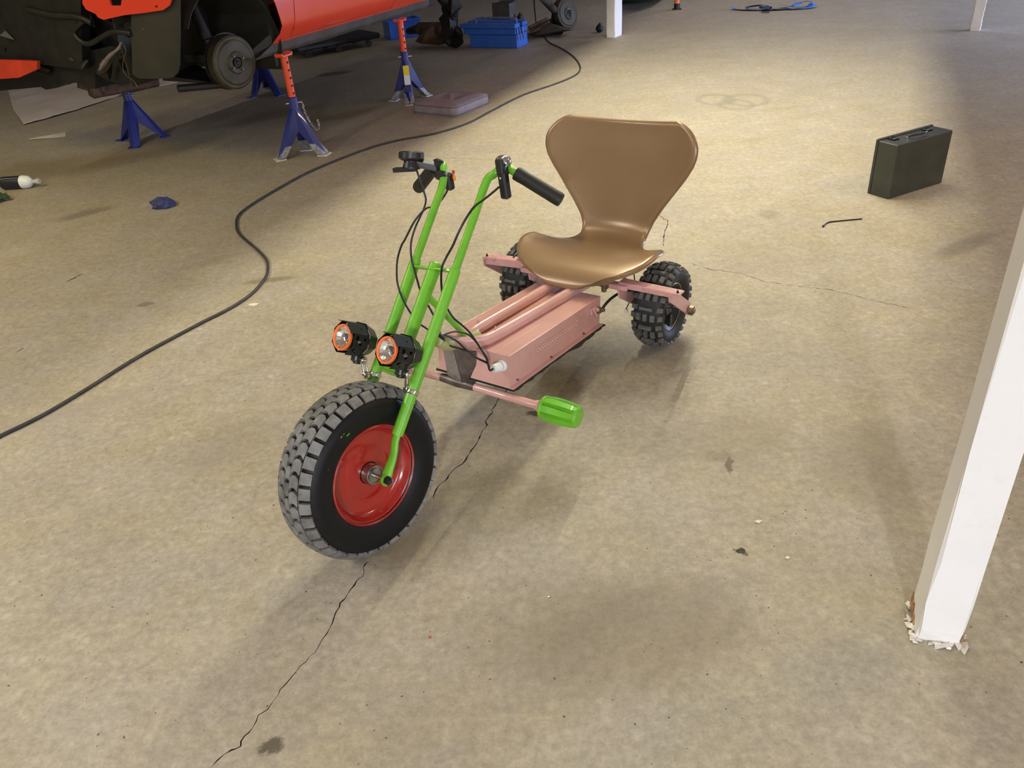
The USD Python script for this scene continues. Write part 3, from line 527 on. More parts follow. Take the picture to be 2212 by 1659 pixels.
# ---- headlights on chrome links
LB_ = unit(V(-.84, 0, -.52)); LDIR = -LB_
for s, ring in ((-1, V(-.106, -.096, .2645)), (1, V(-.097, .063, .2690))):
    o = SF(ring); ax = SF.A.T @ LB_; x, y, _z = basis(ax, SF.A.T @ V(0, 0, 1)); fr = Frame(o, x, y, ax)   # z runs back along the lamp
    body = lathe([(.001, .022), (.0262, .022), (.0270, .004), (.0285, .002), (.029, .012), (.0275, .018), (.026, .030), (.0245, .050), (.020, .062), (.012, .070), (.001, .070)], V(0, 0, 0), V(0, 0, 1), 40)
    hl = part(tri, 'headlight', at(body, fr), 'black_metal', smooth=40)
    part(hl, 'bezel', at(lathe([(.0255, .002), (.0255, -.003), (.0270, -.0045), (.0295, -.004), (.0305, -.001), (.0300, .002)], V(0, 0, 0), V(0, 0, 1), 44, closed=True), fr), 'orange_ring', smooth=60, label='orange ring round the lens')
    rf = []
    for i in range(13):
        q = i / 12; rf.append((.0252 - .019 * q ** 1.0, .001 + .013 * (1 - (1 - q) ** 2)))
    part(hl, 'reflector', at(lathe(rf + [(.001, .0145)], V(0, 0, 0), V(0, 0, 1), 16), fr), 'reflector', smooth=False)
    part(hl, 'lens', at(lathe([(.001, .0005), (.012, .0006), (.0255, .0012), (.0255, .0022), (.001, .0018)], V(0, 0, 0), V(0, 0, 1), 40), fr), 'clear_plastic', smooth=40) if False else None
    # pierced angular guard plates round the body: an octagonal shield with gaps
    for k in range(8):
        if k == 5: continue
        a0, a1 = k * math.pi / 4 + .39, (k + 1) * math.pi / 4 + .39; rr0, rr1, rr2 = .0385, .0425, .0295
        top_k = k in (0, 1, 2); z0, z1, z2 = (-.010 if k in (1, 2) else .002), .045, .078
        P = lambda a, r, z: V(r * math.cos(a), r * math.sin(a), z)
        outl = [P(a0, rr0, z0), P(a1, rr0, z0), P(a1, rr1, z1), P(a1, rr2, z2), P(a0, rr2, z2), P(a0, rr1, z1)]
        x0 = unit(outl[1] - outl[0]); w_ = np.linalg.norm(outl[1] - outl[0]); n_ = unit(V(math.cos((a0 + a1) / 2), math.sin((a0 + a1) / 2), 0))
        def strip(za, zb, holes):
            wa = w_ * (1 if za < z1 + 1e-6 and zb <= z1 + 1e-6 else 1); pl = Polygon([(0, za), (w_ * 1.03, za), (w_ * 1.03, zb), (0, zb)])
            for hx, hz, hw, hh in holes: pl = pl.difference(Polygon([(hx - hw, hz - hh * .7), (hx + hw * .6, hz - hh), (hx + hw, hz + hh * .6), (hx - hw * .5, hz + hh)]))
            return pl
        fr1 = Frame(outl[0] - V(0, 0, z0), x0, V(0, 0, 1), np.cross(x0, V(0, 0, 1)))
        hl_ = [(w_ * .32, .012, .0062, .0055), (w_ * .74, .022, .0045, .004), (w_ * .35, .034, .004, .004)] if k in (0, 3, 4, 6) else [(w_ * .5, .026, .0025, .002)]
        m1 = extrude(strip(z0, z1, hl_), .0012, fr1)
        m2 = hull([outl[5], outl[2], outl[3], outl[4]] + [q - n_ * .0012 for q in (outl[5], outl[2], outl[3], outl[4])])
        part(hl, 'guard_plate', at(cat(m1, m2), fr), 'black_metal', smooth=False)
    hexnut(fr(V(.0, .0, .03)) + unit(SF.A.T @ V(.3, .9, .1)) * .037, unit(SF.A.T @ V(.1, .95, .1)), .0042, .003, 'steel', hl, 'bolt')
    foot = fr(V(0, -.041, .030)); foot_d = unit(SF.A.T @ V(-.2, 0, -1))
    part(hl, 'foot', at(cat(cbox(.020, .022, .022, .003, (0, -.040, .052)), cbox(.014, .012, .016, .002, (.004, -.050, .058))), fr), 'black_plastic', smooth=20)
    j0 = SF.inv(fr(V(.002, -.044, .064))) + V(0, .012, 0); j1 = V(-.128, .061 if s > 0 else -.0775, .160)
    for q in (-.0055, .0055):
        dd = unit(np.cross(j1 - j0, V(0, 1, 0))) * q
        part(hl, 'link_arm', at(tube([j0 + dd, j1 + dd], .0024, 8), SF), 'chrome', smooth=40)
    for jj, rr in ((j0, .0088), (j1, .0088)):
        part(hl, 'link_joint', at(cat(rod(jj - V(0, .006, 0), jj + V(0, .006, 0), rr, 20), rod(jj + V(0, .006, 0), jj + V(0, .0105, 0), rr * .5, 10)), SF), 'chrome', smooth=30)
    lp = (RLEG if s > 0 else LLEG); c_ = lp + LD * ((.152 - lp[2]) / LD[2])
    part(hl, 'leg_clamp', at(rod(c_ - LD * .006, c_ + LD * .006, .0152, 22), SF), 'chrome', smooth=30)
# ---- handlebar fittings
gsL, gdL = V(-.507, -.126, .535), unit(V(-.22, -.83, -.54))
dc = V(-.452, -.140, .571); du = unit(V(-.32, -.04, 1)); frd = Frame(SF(dc), *[SF.A.T @ q for q in basis(du, (1, 0, 0))])
th_ = part(tri, 'throttle', at(lathe([(.001, -.026), (.020, -.026), (.021, -.022), (.018, -.012), (.018, -.008), (.0255, -.006), (.0300, -.002), (.0300, .011), (.0275, .0140), (.012, .0146), (.001, .0146)], V(0, 0, 0), V(0, 0, 1), 40), frd), 'black_plastic', smooth=35, label='black round display above the grip')
part(th_, 'lever', SF.__call__ and at(cat(hull([dc + q for q in (V(.0, -.012, -.022), V(.0, .012, -.022), V(.016, -.045, -.020), V(.028, -.043, -.020), V(.0, -.012, -.032), V(.0, .012, -.032), V(.016, -.045, -.030), V(.028, -.043, -.030))])), SF), 'black_plastic', smooth=20)
part(th_, 'clamp_ring', at(cat(rod(V(-.490, -.088, .5395), V(-.499, -.110, .5425), .0165, 22), hull([dc + V(-.008, .010, -.004), dc + V(.008, .012, -.004), dc + V(-.008, .010, -.020), dc + V(.008, .012, -.020), V(-.480, -.092, .548), V(-.492, -.100, .554), V(-.478, -.090, .534), V(-.490, -.100, .530)])), SF), 'black_plastic', smooth=30)
sw = part(tri, 'switch', at(cat(rod(V(-.476, -.078, .519), V(-.484, -.083, .530), .0150, 22), cbox(.020, .020, .040, .004, (-.499, -.0765, .504))), SF), 'black_plastic', smooth=30)
part(sw, 'button', at(cbox(.009, .008, .014, .003, (-.507, -.065, .512)), SF), 'orange_button', smooth=30, label='orange push button')
part(sw, 'button', at(cbox(.008, .007, .010, .003, (-.508, -.0655, .525)), SF), 'red_button', smooth=30, label='dark red push button')
bk = V(-.498, .106, .545)
br = part(tri, 'bell', at(cat(rod(bk - unit(V(-.2, .9, .1)) * .010, bk + unit(V(-.2, .9, .1)) * .010, .0150, 22), at(cbox(.020, .022, .062, .004), Frame(bk + V(.012, .004, -.034), V(1, 0, 0), V(0, 1, 0), V(0, 0, 1))), at(cbox(.012, .020, .036, .003), Frame(bk + V(.016, .002, .006), V(1, 0, 0), V(0, 1, 0), V(0, 0, 1)))), SF), 'black_plastic', smooth=30, label='black clamp with a chrome bell dome')
part(br, 'dome', at(lathe([(.0185, -.004), (.0185, 0), (.0175, .006), (.014, .011), (.008, .0142), (.001, .015)], bk + V(-.006, -.006, .012), V(-.2, 0, 1), 32), SF), 'chrome', smooth=60)
part(br, 'rivet', at(lathe([(.0026, 0), (.0026, .002), (.001, .003)], bk + V(.022, .004, -.016), V(1, .2, 0), 12), SF), 'chrome')

# ---- deck: battery box, tubes, neck
DP = math.atan2(.053, .503); dxa = V(math.cos(DP), 0, math.sin(DP)); dza = V(-math.sin(DP), 0, math.cos(DP))
DK = Frame(TR(V(-.469, -.034, .2725)), TR.A.T @ dxa, TR.A[1], TR.A.T @ dza)   # origin: middle of the front top edge; x forward, z up
BW, BL, BH = .114, .505, .091
secw = [(BW, -.004), (BW - .004, 0), (-BW + .004, 0), (-BW, -.004), (-BW, -BH + .003), (-BW - .012, -BH + .002), (-BW - .012, -BH - .001), (BW + .012, -BH - .001), (BW + .012, -BH + .002), (BW, -BH + .003)]
sec = Polygon(secw)
FX = Frame(DK(V(-BL, 0, 0)), DK.A[1], DK.A[2], DK.A[0])
bb = part(tri, 'battery_box', extrude(sec, BL, FX), 'pink_paint', smooth=False, label='pink folded sheet-metal battery box')
part(bb, 'edge_strip', tube([DK(V(-BL + .001, BW - .0022, -.0022)), DK(V(-.001, BW - .0022, -.0022))], .0030, 12), 'pink_paint', smooth=60)
part(bb, 'edge_strip', tube([DK(V(-BL + .001, -BW + .0022, -.0022)), DK(V(-.001, -BW + .0022, -.0022))], .0030, 12), 'pink_paint', smooth=60)
# louvre strip on the near side
ls = [at(cbox(.235, .004, .006, .0015), Frame(DK(V(-.245, BW + .001, -.030)), DK.A[0], DK.A[1], DK.A[2]))]
for k in range(17): ls.append(at(cbox(.008, .005, .006, .0015), Frame(DK(V(-.355 + k * .0135, BW + .001, -.0385)), unit(DK.A[0] + DK.A[2] * .5), DK.A[1], unit(DK.A[2] - DK.A[0] * .5))))
part(bb, 'louvre_strip', cat(*ls), 'pink_paint', smooth=False)
for (x, z) in ((-.035, -.080), (-.21, -.084), (-.40, -.083)): hexnut(DK(V(x, BW, z)), DK.A[1], .0032, .002, 'burnt_steel', bb, 'screw')
la = part(bb, 'toggle_latch', cat(at(cbox(.030, .008, .022, .002), Frame(DK(V(-.455, BW + .003, -.030)), DK.A[0], DK.A[1], DK.A[2])), tube(smooth_path([DK(V(-.455 + a, BW + b, -.03 + c)) for a, b, c in ((.010, .006, .014), (.012, .014, .004), (0, .016, -.012), (-.014, .012, -.02))], 5), .0035, 10), rod(DK(V(-.462, BW, -.028)), DK(V(-.462, BW + .018, -.026)), .006)), 'pink_worn', smooth=30)
part(bb, 'toggle_latch', cat(rod(DK(V(-.492, BW + .002, -.040)), DK(V(-.492, BW + .022, -.036)), .006), at(cbox(.018, .010, .018, .002), Frame(DK(V(-.494, BW + .004, -.042)), DK.A[0], DK.A[1], DK.A[2]))), 'rusty_steel', smooth=30)
pl = DK(V(0, .092, -.030))
part(bb, 'cable_gland', cat(rod(pl - DK.A[0] * .012, pl + DK.A[0] * .006, .0155, 24), rod(pl + DK.A[0] * .006, pl + unit(DK.A[0] - DK.A[1] * .3) * .030, (.0135, .011), 20)), 'white_plastic', smooth=30, label='white plastic cable gland')
# underside plate with a torn black edge
r = np.random.default_rng(11); ed = [(-BL - .01, BW + .016)]
for k in range(30): ed.append((-BL + k * BL / 29, BW + .012 + abs(r.normal(0, .0035)) + (.006 if 3 < k < 12 else 0)))
under = Polygon(ed + [(.002, -BW - .01), (-BL - .01, -BW - .01)]).buffer(0)
part(tri, 'skid_plate', extrude(under, .005, Frame(DK(V(0, 0, -BH - .0065)), DK.A[0], DK.A[1], DK.A[2])), 'oily_black', smooth=False, label='black underside plate with a torn edge')
# frame tubes lying on the box; the near one bends in to the neck
tr_ = [DK(V(-BL - .06, .036, .008)), DK(V(-.25, .030, .012)), DK(V(-.07, .026, .014)), DK(V(-.015, .020, .017)), TR(V(-.415, -.02, .315)), TR(V(-.37, -.03, .340)), TR(V(-.335, -.028, .358))]
ft = part(tri, 'frame_tube', tube(smooth_path(tr_, 7), .0168, 20), 'pink_paint', smooth=60)
tl_ = [DK(V(-BL - .06, -.046, .008)), DK(V(-.25, -.042, .012)), DK(V(-.10, -.040, .014)), DK(V(-.045, -.036, .015)), TR(V(-.465, -.060, .300))]
ft2 = part(tri, 'frame_tube', tube(smooth_path(tl_, 7), .0165, 20), 'pink_paint', smooth=60)
hexnut(DK(V(-.07, .026, .030)), DK.A[2], .004, .004, 'pink_worn', ft, 'bolt'); hexnut(DK(V(-.085, -.040, .030)), DK.A[2], .004, .004, 'pink_worn', ft2, 'bolt')
part(tri, 'neck', cat(tube(smooth_path([TR(V(-.318, -.022, .372)), TR(V(-.36, -.026, .340)), TR(V(-.43, -.034, .310)), TR(V(-.50, -.040, .288))], 6), [.016] * 6 + [.018] * 7 + [.016] * 6, 18)), 'green_pink', smooth=60, label='neck sprayed half green and half pink')
dt0, dt1 = TR.inv(SF(HT0 + HD * .075)), TR.aty((1003, 722), -.03)
part(tri, 'brace_tube', tube([TR(dt0), TR(dt0 + (dt1 - dt0) * .45), TR(dt1)], [.0085, .0082, .0078], 14), 'green_paint', smooth=50)
# bracket from the neck down to the peg bar
pb = lambda y, z, x=-.462: TR(V(x, y, z))
gus = part(tri, 'gusset', cat(hull([TR(q) for q in (V(-.452, -.122, .268), V(-.448, -.082, .262), V(-.455, -.118, .172), V(-.452, -.070, .160), V(-.455, -.122, .268), V(-.451, -.082, .262), V(-.458, -.118, .172), V(-.455, -.070, .160))])), 'bracket_grey', smooth=False, label='bare grey steel bracket plate')
part(tri, 'gusset', hull([TR(q) for q in (V(-.449, -.080, .262), V(-.462, -.020, .266), V(-.452, -.068, .160), V(-.466, -.030, .168), V(-.453, -.080, .262), V(-.466, -.020, .266), V(-.456, -.068, .160), V(-.470, -.030, .168))]), 'burnt_steel', smooth=False, label='scorched welded bracket plate')
pegb = part(tri, 'peg_bar', tube([pb(-.238, .150), pb(-.12, .153), pb(.02, .153), pb(.158, .152)], .0112, 18), 'pink_paint', smooth=50)
part(pegb, 'weld', tube([pb(-.146, .153), pb(-.12, .154), pb(-.09, .152), pb(-.06, .154), pb(-.035, .153)], [.0118, .0135, .0140, .0135, .0117], 14), 'burnt_steel', smooth=50, label='blackened weld')
for s, y0 in ((1, .158), (-1, -.238)):
    yd = TR.A[1] * s; P0 = pb(y0, .152)
    col_ = part(tri, 'peg_collar', cat(rod(P0 - yd * .004, P0 + yd * .022, .0135, 18), rod(P0 + yd * .004, P0 + yd * .012, .0165, 14)), 'pink_worn', smooth=30)
    fr = Frame(P0 + yd * .020, *[q for q in basis(yd, TR.A[0])])
    core = lathe([(.001, 0), (.0265, 0), (.0275, .003), (.0262, .004), (.0262, .096), (.0275, .098), (.024, .106), (.001, .107)], V(0, 0, 0), V(0, 0, 1), 32)
    core = lathe([(.001, 0), (.030, 0), (.0315, .003), (.0300, .007), (.0235, .010), (.0235, .090), (.026, .094), (.027, .099), (.024, .104), (.001, .105)], V(0, 0, 0), V(0, 0, 1), 32)
    fp = part(tri, 'footpeg', at(core, fr), 'green_paint', smooth=35, label='green barrel-shaped foot peg')
    for k in range(8):
        a = k * math.pi / 4 + .25; ca, sa = math.cos(a), math.sin(a); st_ = []
        for z, rr, hw in ((.004, .0300, .0075), (.03, .0335, .0083), (.06, .0330, .0078), (.085, .0305, .0070), (.101, .0275, .0055)):
            for q in (-1, 1):
                for rad in (.0215, rr): st_.append((rad * ca - q * hw * sa, rad * sa + q * hw * ca, z))
        part(fp, 'rib', at(hull(st_), fr), 'green_paint', smooth=30)
# ---- rear arms, plates and wheels
def ATZ(p, z): return TR.atz(p, z)
for s in (1, -1):
    if s > 0: a_, b_ = ATZ((1341, 606), .252), ATZ((1474, 634), .252)
    else: a_, b_ = ATZ((1125, 561.5), .252), ATZ((1048, 552), .252)
    if s < 0: a_ = a_ + (a_ - b_) * .9
    ra = part(tri, 'rear_arm', cat(bar(TR(a_), TR(b_), .034, .006, V(0, 0, 1), .002), bar(TR(a_ - V(.0, 0, .011) + V(.014, 0, 0)), TR(b_ - V(.0, 0, .011) + V(.014, 0, 0)), .005, .024, V(0, 0, 1), .001) if s < 0 else bar(TR(a_ - V(0, 0, .009) + V(.015, 0, 0)), TR(b_ - V(.0, 0, .006) + V(.015, -.02 * s, 0)), .004, .014, V(0, 0, 1), .001)), 'pink_worn', smooth=20, label='pink flat-bar rear arm with chipped paint')
    hexnut(TR(b_ + V(.006, -.012 * s, .003)), V(0, 0, 1), .004, .003, 'hole_dark', ra, 'bolt')
AXL = V(-1.152, 0, .135); RR, RW = .135, .050
def knobby(yc, outer):
    o = TR(AXL + V(0, yc, 0)); fr = Frame(o, TR.A[0], TR.A[1], TR.A[2])
    pr = [(.076, -.030), (.080, -.038), (.092, -.046), (.104, -.0475), (.114, -.045), (.121, -.036), (.1245, -.020), (.1255, 0)]
    pr = pr + [(a, -b) for a, b in pr[::-1][1:]] + [(.074, .02), (.074, -.02)]
    ty = part(tri, 'rear_tyre', at(lathe(pr, V(0, 0, 0), V(0, 1, 0), 64, closed=True), fr), 'knob_tyre', smooth=50)
    def surf(y, h):
        q = min(1, abs(y) / .047); r_ = .1255 - .0175 * q ** 2.6; nr = unit(V(1, .0175 * 2.6 * q ** 1.6 / .047 * np.sign(y))); return r_ + nr[0] * h, y + nr[1] * h
    def knob(y0, y1, t0, t1, ht=.0100, pinch=0., k=3):
        top, bot = [], []; ys = np.linspace(y0, y1, k)
        for i, y in enumerate(ys):
            w = 1 - pinch * (1 - abs(2 * i / (k - 1) - 1)); c_, hw = (t0 + t1) / 2, (t1 - t0) / 2 * w
            for th in (c_ - hw, c_, c_ + hw):
                for lst, hh, sc in ((top, ht, .93), (bot, -.002, 1.05)):
                    ry, yy = surf((y0 + y1) / 2 + (y - (y0 + y1) / 2) * sc, hh); tt = c_ + (th - c_) * sc; lst.append((ry * math.cos(tt), yy, ry * math.sin(tt)))
        return sheet_pair(np.array(top).reshape(k, 3, 3), np.array(bot).reshape(k, 3, 3))
    ks, NR = [], 13; d = 2 * math.pi / NR; r = np.random.default_rng(4)
    for i in range(NR):
        b = i * d
        for y in (-.021, 0, .021): ks.append(knob(y - .0062, y + .0062, b + .03, b + .030 + .17, pinch=.0))
        ks.append(knob(-.020, .020, b + .275, b + .275 + .085, pinch=.35, k=5)); ks.append(knob(-.0445, -.030, b + .27, b + .27 + .12)); ks.append(knob(.030, .0445, b + .27, b + .27 + .12))
        ks.append(knob(-.0455, -.034, b + .04, b + .04 + .14)); ks.append(knob(.034, .0455, b + .04, b + .04 + .14))
    part(ty, 'tread_knobs', at(cat(*ks), fr), 'knob_rubber', smooth=False, label='worn grey tread knobs')
    hb = part(tri, 'hub_motor', at(cat(lathe([(.001, .026), (.030, .027), (.034, .022), (.056, .020), (.060, .026), (.070, .030), (.077, .036), (.080, .036), (.080, .030), (.072, .020), (.072, -.020), (.080, -.030), (.080, -.036), (.077, -.036), (.070, -.030), (.060, -.026), (.056, -.020), (.034, -.022), (.030, -.027), (.001, -.026)], V(0, 0, 0), V(0, 1, 0), 48)), fr), 'motor_dark', smooth=35)
    part(hb, 'rim_ring', at(tube([(.074 * math.cos(a), outer * .0345, .074 * math.sin(a)) for a in np.linspace(0, 2 * math.pi, 48, endpoint=False)], .0016, 8, closed=True), fr), 'zinc_yellow', smooth=60, label='yellowish plated rim edge')
    for k in range(3):
        a = k * 2.094 + .5; part(hb, 'spoke', at(hull([(q * math.cos(a + w), outer * (.026 + z), q * math.sin(a + w)) for q, w in ((.028, -.25), (.028, .25), (.068, -.12), (.068, .12)) for z in (-.004, .006)]), fr), 'motor_dark', smooth=20)
    part(hb, 'axle', at(rod(V(0, -.085, 0), V(0, .108 if outer > 0 else .085, 0), .007), fr), 'steel') if outer > 0 else part(hb, 'axle', at(rod(V(0, -.085, 0), V(0, .085, 0), .007), fr), 'steel')
    hexnut(fr(V(0, outer * .090, 0)), TR.A[1] * outer, .0150, .014, 'rusty_steel', hb)
    return fr
for s, yc in ((1, .203), (-1, -.283)):
    knobby(yc, s)
    for side in (1, -1):     # the plates that carry the axle, outside and inside each wheel
        yy = yc + side * s * .084
        if side > 0 or True:
            xa, za = (-1.02, .246) if side > 0 else (-1.03, .246)
            P = [V(xa + .016, yy, za + .002), V(xa - .018, yy, za + .004), V(-1.172, yy, .150), V(-1.174, yy, .124), V(-1.156, yy, .114), V(xa + .014, yy, za - .020)] if side > 0 else [V(xa + .020, yy, za + .003), V(xa - .030, yy, za + .004), V(-1.172, yy, .150), V(-1.170, yy, .118), V(-1.150, yy, .112), V(xa + .012, yy, za - .045)]
            part(tri, 'axle_plate', hull([TR(q + V(0, w, 0)) for q in P for w in (-.003, .003)]), 'pink_paint' if s > 0 else 'pink_worn', smooth=False)
part(tri, 'cross_tube', bar(TR(V(-1.01, -.22, .240)), TR(V(-1.02, .15, .240)), .030, .016, V(0, 0, 1), .003), 'pink_worn', smooth=20)
part(tri, 'seat_bracket', cat(tube(smooth_path([TR(q) for q in (V(-1.0, .085, .238), V(-.985, .075, .262), V(-1.02, .05, .280), V(-1.06, .02, .276))], 5), [.010] * 16, 10), rod(TR(V(-.995, .080, .225)), TR(V(-.99, .082, .262)), .008), bar(TR(V(-1.0, -.13, .258)), TR(V(-1.0, .08, .258)), .03, .012, V(0, 0, 1), .002), bar(TR(V(-1.16, -.13, .250)), TR(V(-1.16, .06, .250)), .03, .006, V(0, 0, 1), .002)), 'rusty_steel', smooth=30, label='rusty bracket under the seat')

# ---- shell seat
SY = -.036
prof_pts = [(-.932, .243), (-.936, .258), (-.952, .275), (-.985, .286), (-1.04, .288), (-1.10, .283), (-1.17, .272), (-1.235, .262), (-1.285, .260), (-1.322, .270), (-1.345, .296), (-1.356, .335), (-1.364, .39), (-1.374, .46), (-1.386, .53), (-1.398, .59), (-1.405, .636)]
pp = smooth_path([(x, 0, z) for x, z in prof_pts], 8); sl_ = np.r_[0, np.cumsum(np.linalg.norm(np.diff(pp, axis=0), axis=1))]; SLN = sl_[-1]
ws = [(0, .115), (.006, .135), (.018, .155), (.045, .180), (.085, .203), (.13, .220), (.18, .233), (.23, .238), (.275, .229), (.31, .202), (.335, .165), (.36, .138), (.385, .123), (.415, .116), (.45, .118), (.49, .132), (.54, .160), (.60, .200), (.65, .233), (.69, .254), (.72, .262), (.745, .262), (.765, .256), (.783, .244), (.797, .230), (.807, .215), (.814, .200), (.818, .183)]
sc_ = SLN / .818
def seat_w(s): return np.interp(s / sc_, [a for a, _ in ws], [b for _, b in ws])
q = .5 - .5 * np.cos(np.linspace(0, math.pi, 70)); rows = np.unique(np.r_[q * SLN * .5 * 0 + q * SLN])
grid = np.zeros((len(rows), 33, 3)); thk = np.zeros((len(rows), 33)); cs = math.cos(math.radians(3)); sn = math.sin(math.radians(3))
for i, s0 in enumerate(rows):
    w = max(seat_w(s0), .004); u_ = np.sin(np.linspace(-1, 1, 33) * math.pi / 2)
    for j, uu in enumerate(u_):
        s = s0 + .040 * abs(uu) ** 2.2 * max(0., 1 - s0 / .14)           # the front edge bows forward
        s = s - .010 * (1 - uu * uu) * max(0., 1 - (SLN - s0) / .10)     # the top edge dips a little
        x, z = np.interp(s, sl_, pp[:, 0]), np.interp(s, sl_, pp[:, 2])
        k = s / SLN; seatness = np.clip((.44 - k) / .12, 0, 1); backness = np.clip((k - .56) / .2, 0, 1)
        yy = uu * w; a = abs(yy) / .25
        dz = seatness * (.030 * a ** 2 * np.clip((s - .06) / .12, 0, 1) - .012 * max(0, a - .55) ** 2 * 4 * np.clip(1 - abs(s / sc_ - .10) / .10, 0, 1)); dx = backness * .040 * a ** 2 + (1 - seatness) * (1 - backness) * .020 * (abs(yy) / .12) ** 2
        X, Y = x + dx, yy
        xr = -1.17 + (X + 1.17) * cs - Y * sn; yr = (X + 1.17) * sn + Y * cs
        grid[i, j] = TR(V(xr, SY + yr, z + dz))
        edge = min((1 - abs(uu)) * w, s0 + .001, SLN - s0 + .001); thk[i, j] = (.0105 + .004 * max(0., 1 - s0 / .2)) * math.sqrt(max(0., 1 - (1 - min(1, edge / .012)) ** 2)) + .0015
seat = sheet(grid, thk)
part(tri, 'seat_shell', seat, 'seat_skin', smooth=True, label='brown bronze moulded shell seat')
# ---- cables
def cab(pts, r=.0024):
    """pts: (px, py, frame, offset) measured on planes of the fork ('s') or the tricycle ('t')"""
    P = [SF(SF.aty((a, b), o)) if f == 's' else TR(TR.aty((a, b), o)) for a, b, f, o in pts]
    return part(tri, 'cable', tube(smooth_path(P, 5), r, 8), 'black_cable', smooth=60)
PLUG = pl + unit(DK.A[0] - DK.A[1] * .3) * .029
def cab_to_plug(pts, r=.0024):
    P = [SF(SF.aty((a, b), o)) if f == 's' else TR(TR.aty((a, b), o)) for a, b, f, o in pts] + [PLUG + unit(DK.A[0] - DK.A[1] * .3) * .012, PLUG]
    return part(tri, 'cable', tube(smooth_path(P, 5), r, 8), 'black_cable', smooth=60)
cab([(898, 362, 's', -.140), (907, 388, 's', -.135), (916, 415, 's', -.125), (920, 433, 's', -.12), (914, 455, 's', -.11), (897, 492, 's', -.095), (888, 525, 's', -.075), (889, 558, 's', -.052), (898, 593, 's', -.045), (908, 628, 's', -.040), (917, 647, 's', -.03), (929, 667, 's', -.022), (938, 685, 's', -.01), (946, 706, 's', .0), (952, 724, 's', .012)])
cab([(970, 404, 's', -.085), (961, 421, 's', -.096), (949, 437, 's', -.10), (934, 446, 's', -.10), (921, 450, 's', -.10), (908, 462, 's', -.10), (893, 482, 's', -.095), (875, 517, 's', -.09), (867, 531, 's', -.09), (859, 558, 's', -.085), (857, 587, 's', -.07), (859, 613, 's', -.055), (870, 646, 's', -.048), (890, 681, 's', -.035), (903, 697, 's', -.025), (916, 706, 's', -.022), (930, 715, 's', -.012), (952, 723, 's', .010)])
cab_to_plug([(1078, 404, 's', .105), (1064, 416, 's', .100), (1045, 431, 's', .096), (1025, 446, 's', .092), (1008, 470, 's', .088), (992, 499, 's', .080), (978, 531, 's', .066), (964, 556, 's', .05), (955, 577, 's', .042), (953, 601, 's', .035), (955, 632, 's', .030), (961, 655, 's', .026), (969, 671, 's', .022), (981, 688, 't', .03), (1000, 704, 't', .03), (1016, 720, 't', .032), (1037, 751, 't', .036), (1051, 775, 't', .045)], .0026)
cab_to_plug([(946, 724, 's', .012), (957, 724, 's', .012), (977, 717, 't', .0), (993, 717, 't', .0), (1012, 723, 't', .005), (1027, 737, 't', .015), (1039, 753, 't', .03), (1052, 774, 't', .042)])
cab_to_plug([(952, 722, 's', .012), (961, 737, 't', -.01), (973, 747, 't', -.01), (993, 753, 't', .0), (1012, 759, 't', .01), (1033, 775, 't', .03), (1054, 786, 't', .042)])
cab_to_plug([(957, 724, 's', .012), (969, 727, 't', -.005), (987, 737, 't', .0), (1008, 756, 't', .01), (1030, 773, 't', .03), (1052, 784, 't', .042)])
part(tri, 'cable_tie', rod(SF(SF.aty((944, 719), .012)), SF(SF.aty((958, 731), .012)), .005), 'black_plastic')
_w = [(1298, 673, 't', .082), (1310, 655, 't', .09), (1328, 639, 't', .10), (1350, 629, 't', .115), (1372, 629, 't', .14), (1395, 641, 't', .17), (1418, 655, 't', .20), (1432, 668, 't', .235)]
cab(_w, .0042)
cab([(1371, 611, 't', .10), (1370, 596, 't', .10), (1366, 585, 't', .095)], .0018)
cab([(1362, 648, 't', .12), (1356, 660, 't', .118), (1352, 668, 't', .116)], .0016)
part(tri, 'connector', at(cbox(.010, .009, .012, .002), Frame(TR(TR.aty((1353, 671), .117)), TR.A[0], TR.A[1], TR.A[2])), 'white_plastic', label='small white plug dangling by the rear tyre')
part(tri, 'cable', tube(smooth_path([TR(TR.aty(p, -.20)) for p in ((1117, 547), (1112, 552), (1109, 556))], 4), .003, 8), 'black_cable')

# ================================================================== THE CAR ON STANDS
car = thing('car', 'red car raised on blue jack stands with its front wing and wheels removed', 'car', CF(V(.6, -.7, 0)))
zs_o = ([.545, .56, .60, .617, .68, .74, .82, .95, 1.06], [-.075, -.062, -.052, -.046, .0, .006, .012, .010, -.02])
def skin(sl, sr, z0, z1, nz=12, ns=10, thick=.004, fn=None):
    g = np.zeros((nz, ns, 3))
    for i, z in enumerate(np.linspace(z0, z1, nz)):
        a, b = sl(z), sr(z)
        for j, q in enumerate(np.linspace(0, 1, ns)): g[i, j] = CF(V(a + (b - a) * q, np.interp(z, *zs_o) + (fn(a + (b - a) * q, z) if fn else 0), z))
    return sheet(g, thick)
arch = lambda z: np.interp(z, [.56, .60, .616, .65, .682, .75, .832, .95, 1.06], [-.02, .085, .103, .135, .147, .13, .105, .04, -.06])
seam = lambda z: np.interp(z, [.60, .629, .68, .81, 1.06], [.246, .248, .256, .275, .30])
seam2 = lambda z: np.interp(z, [.6, .8, 1.06], [1.36, 1.40, 1.42])
rarch = lambda z: np.interp(z, [.545, .62, .66, .72, .82, .93, 1.06], [1.90, 1.905, 1.87, 1.86, 1.93, 2.10, 2.12])
part(car, 'wing_stub', skin(arch, lambda z: seam(z) - .003, .612, 1.06), 'car_red', smooth=40, label='red strip of body between wheel arch and door')
part(car, 'door', skin(lambda z: seam(z) + .003, lambda z: seam2(z) - .003, .622, 1.06), 'car_red', smooth=40)
part(car, 'rear_quarter', skin(lambda z: seam2(z) + .003, rarch, .612, 1.06), 'car_red', smooth=40)
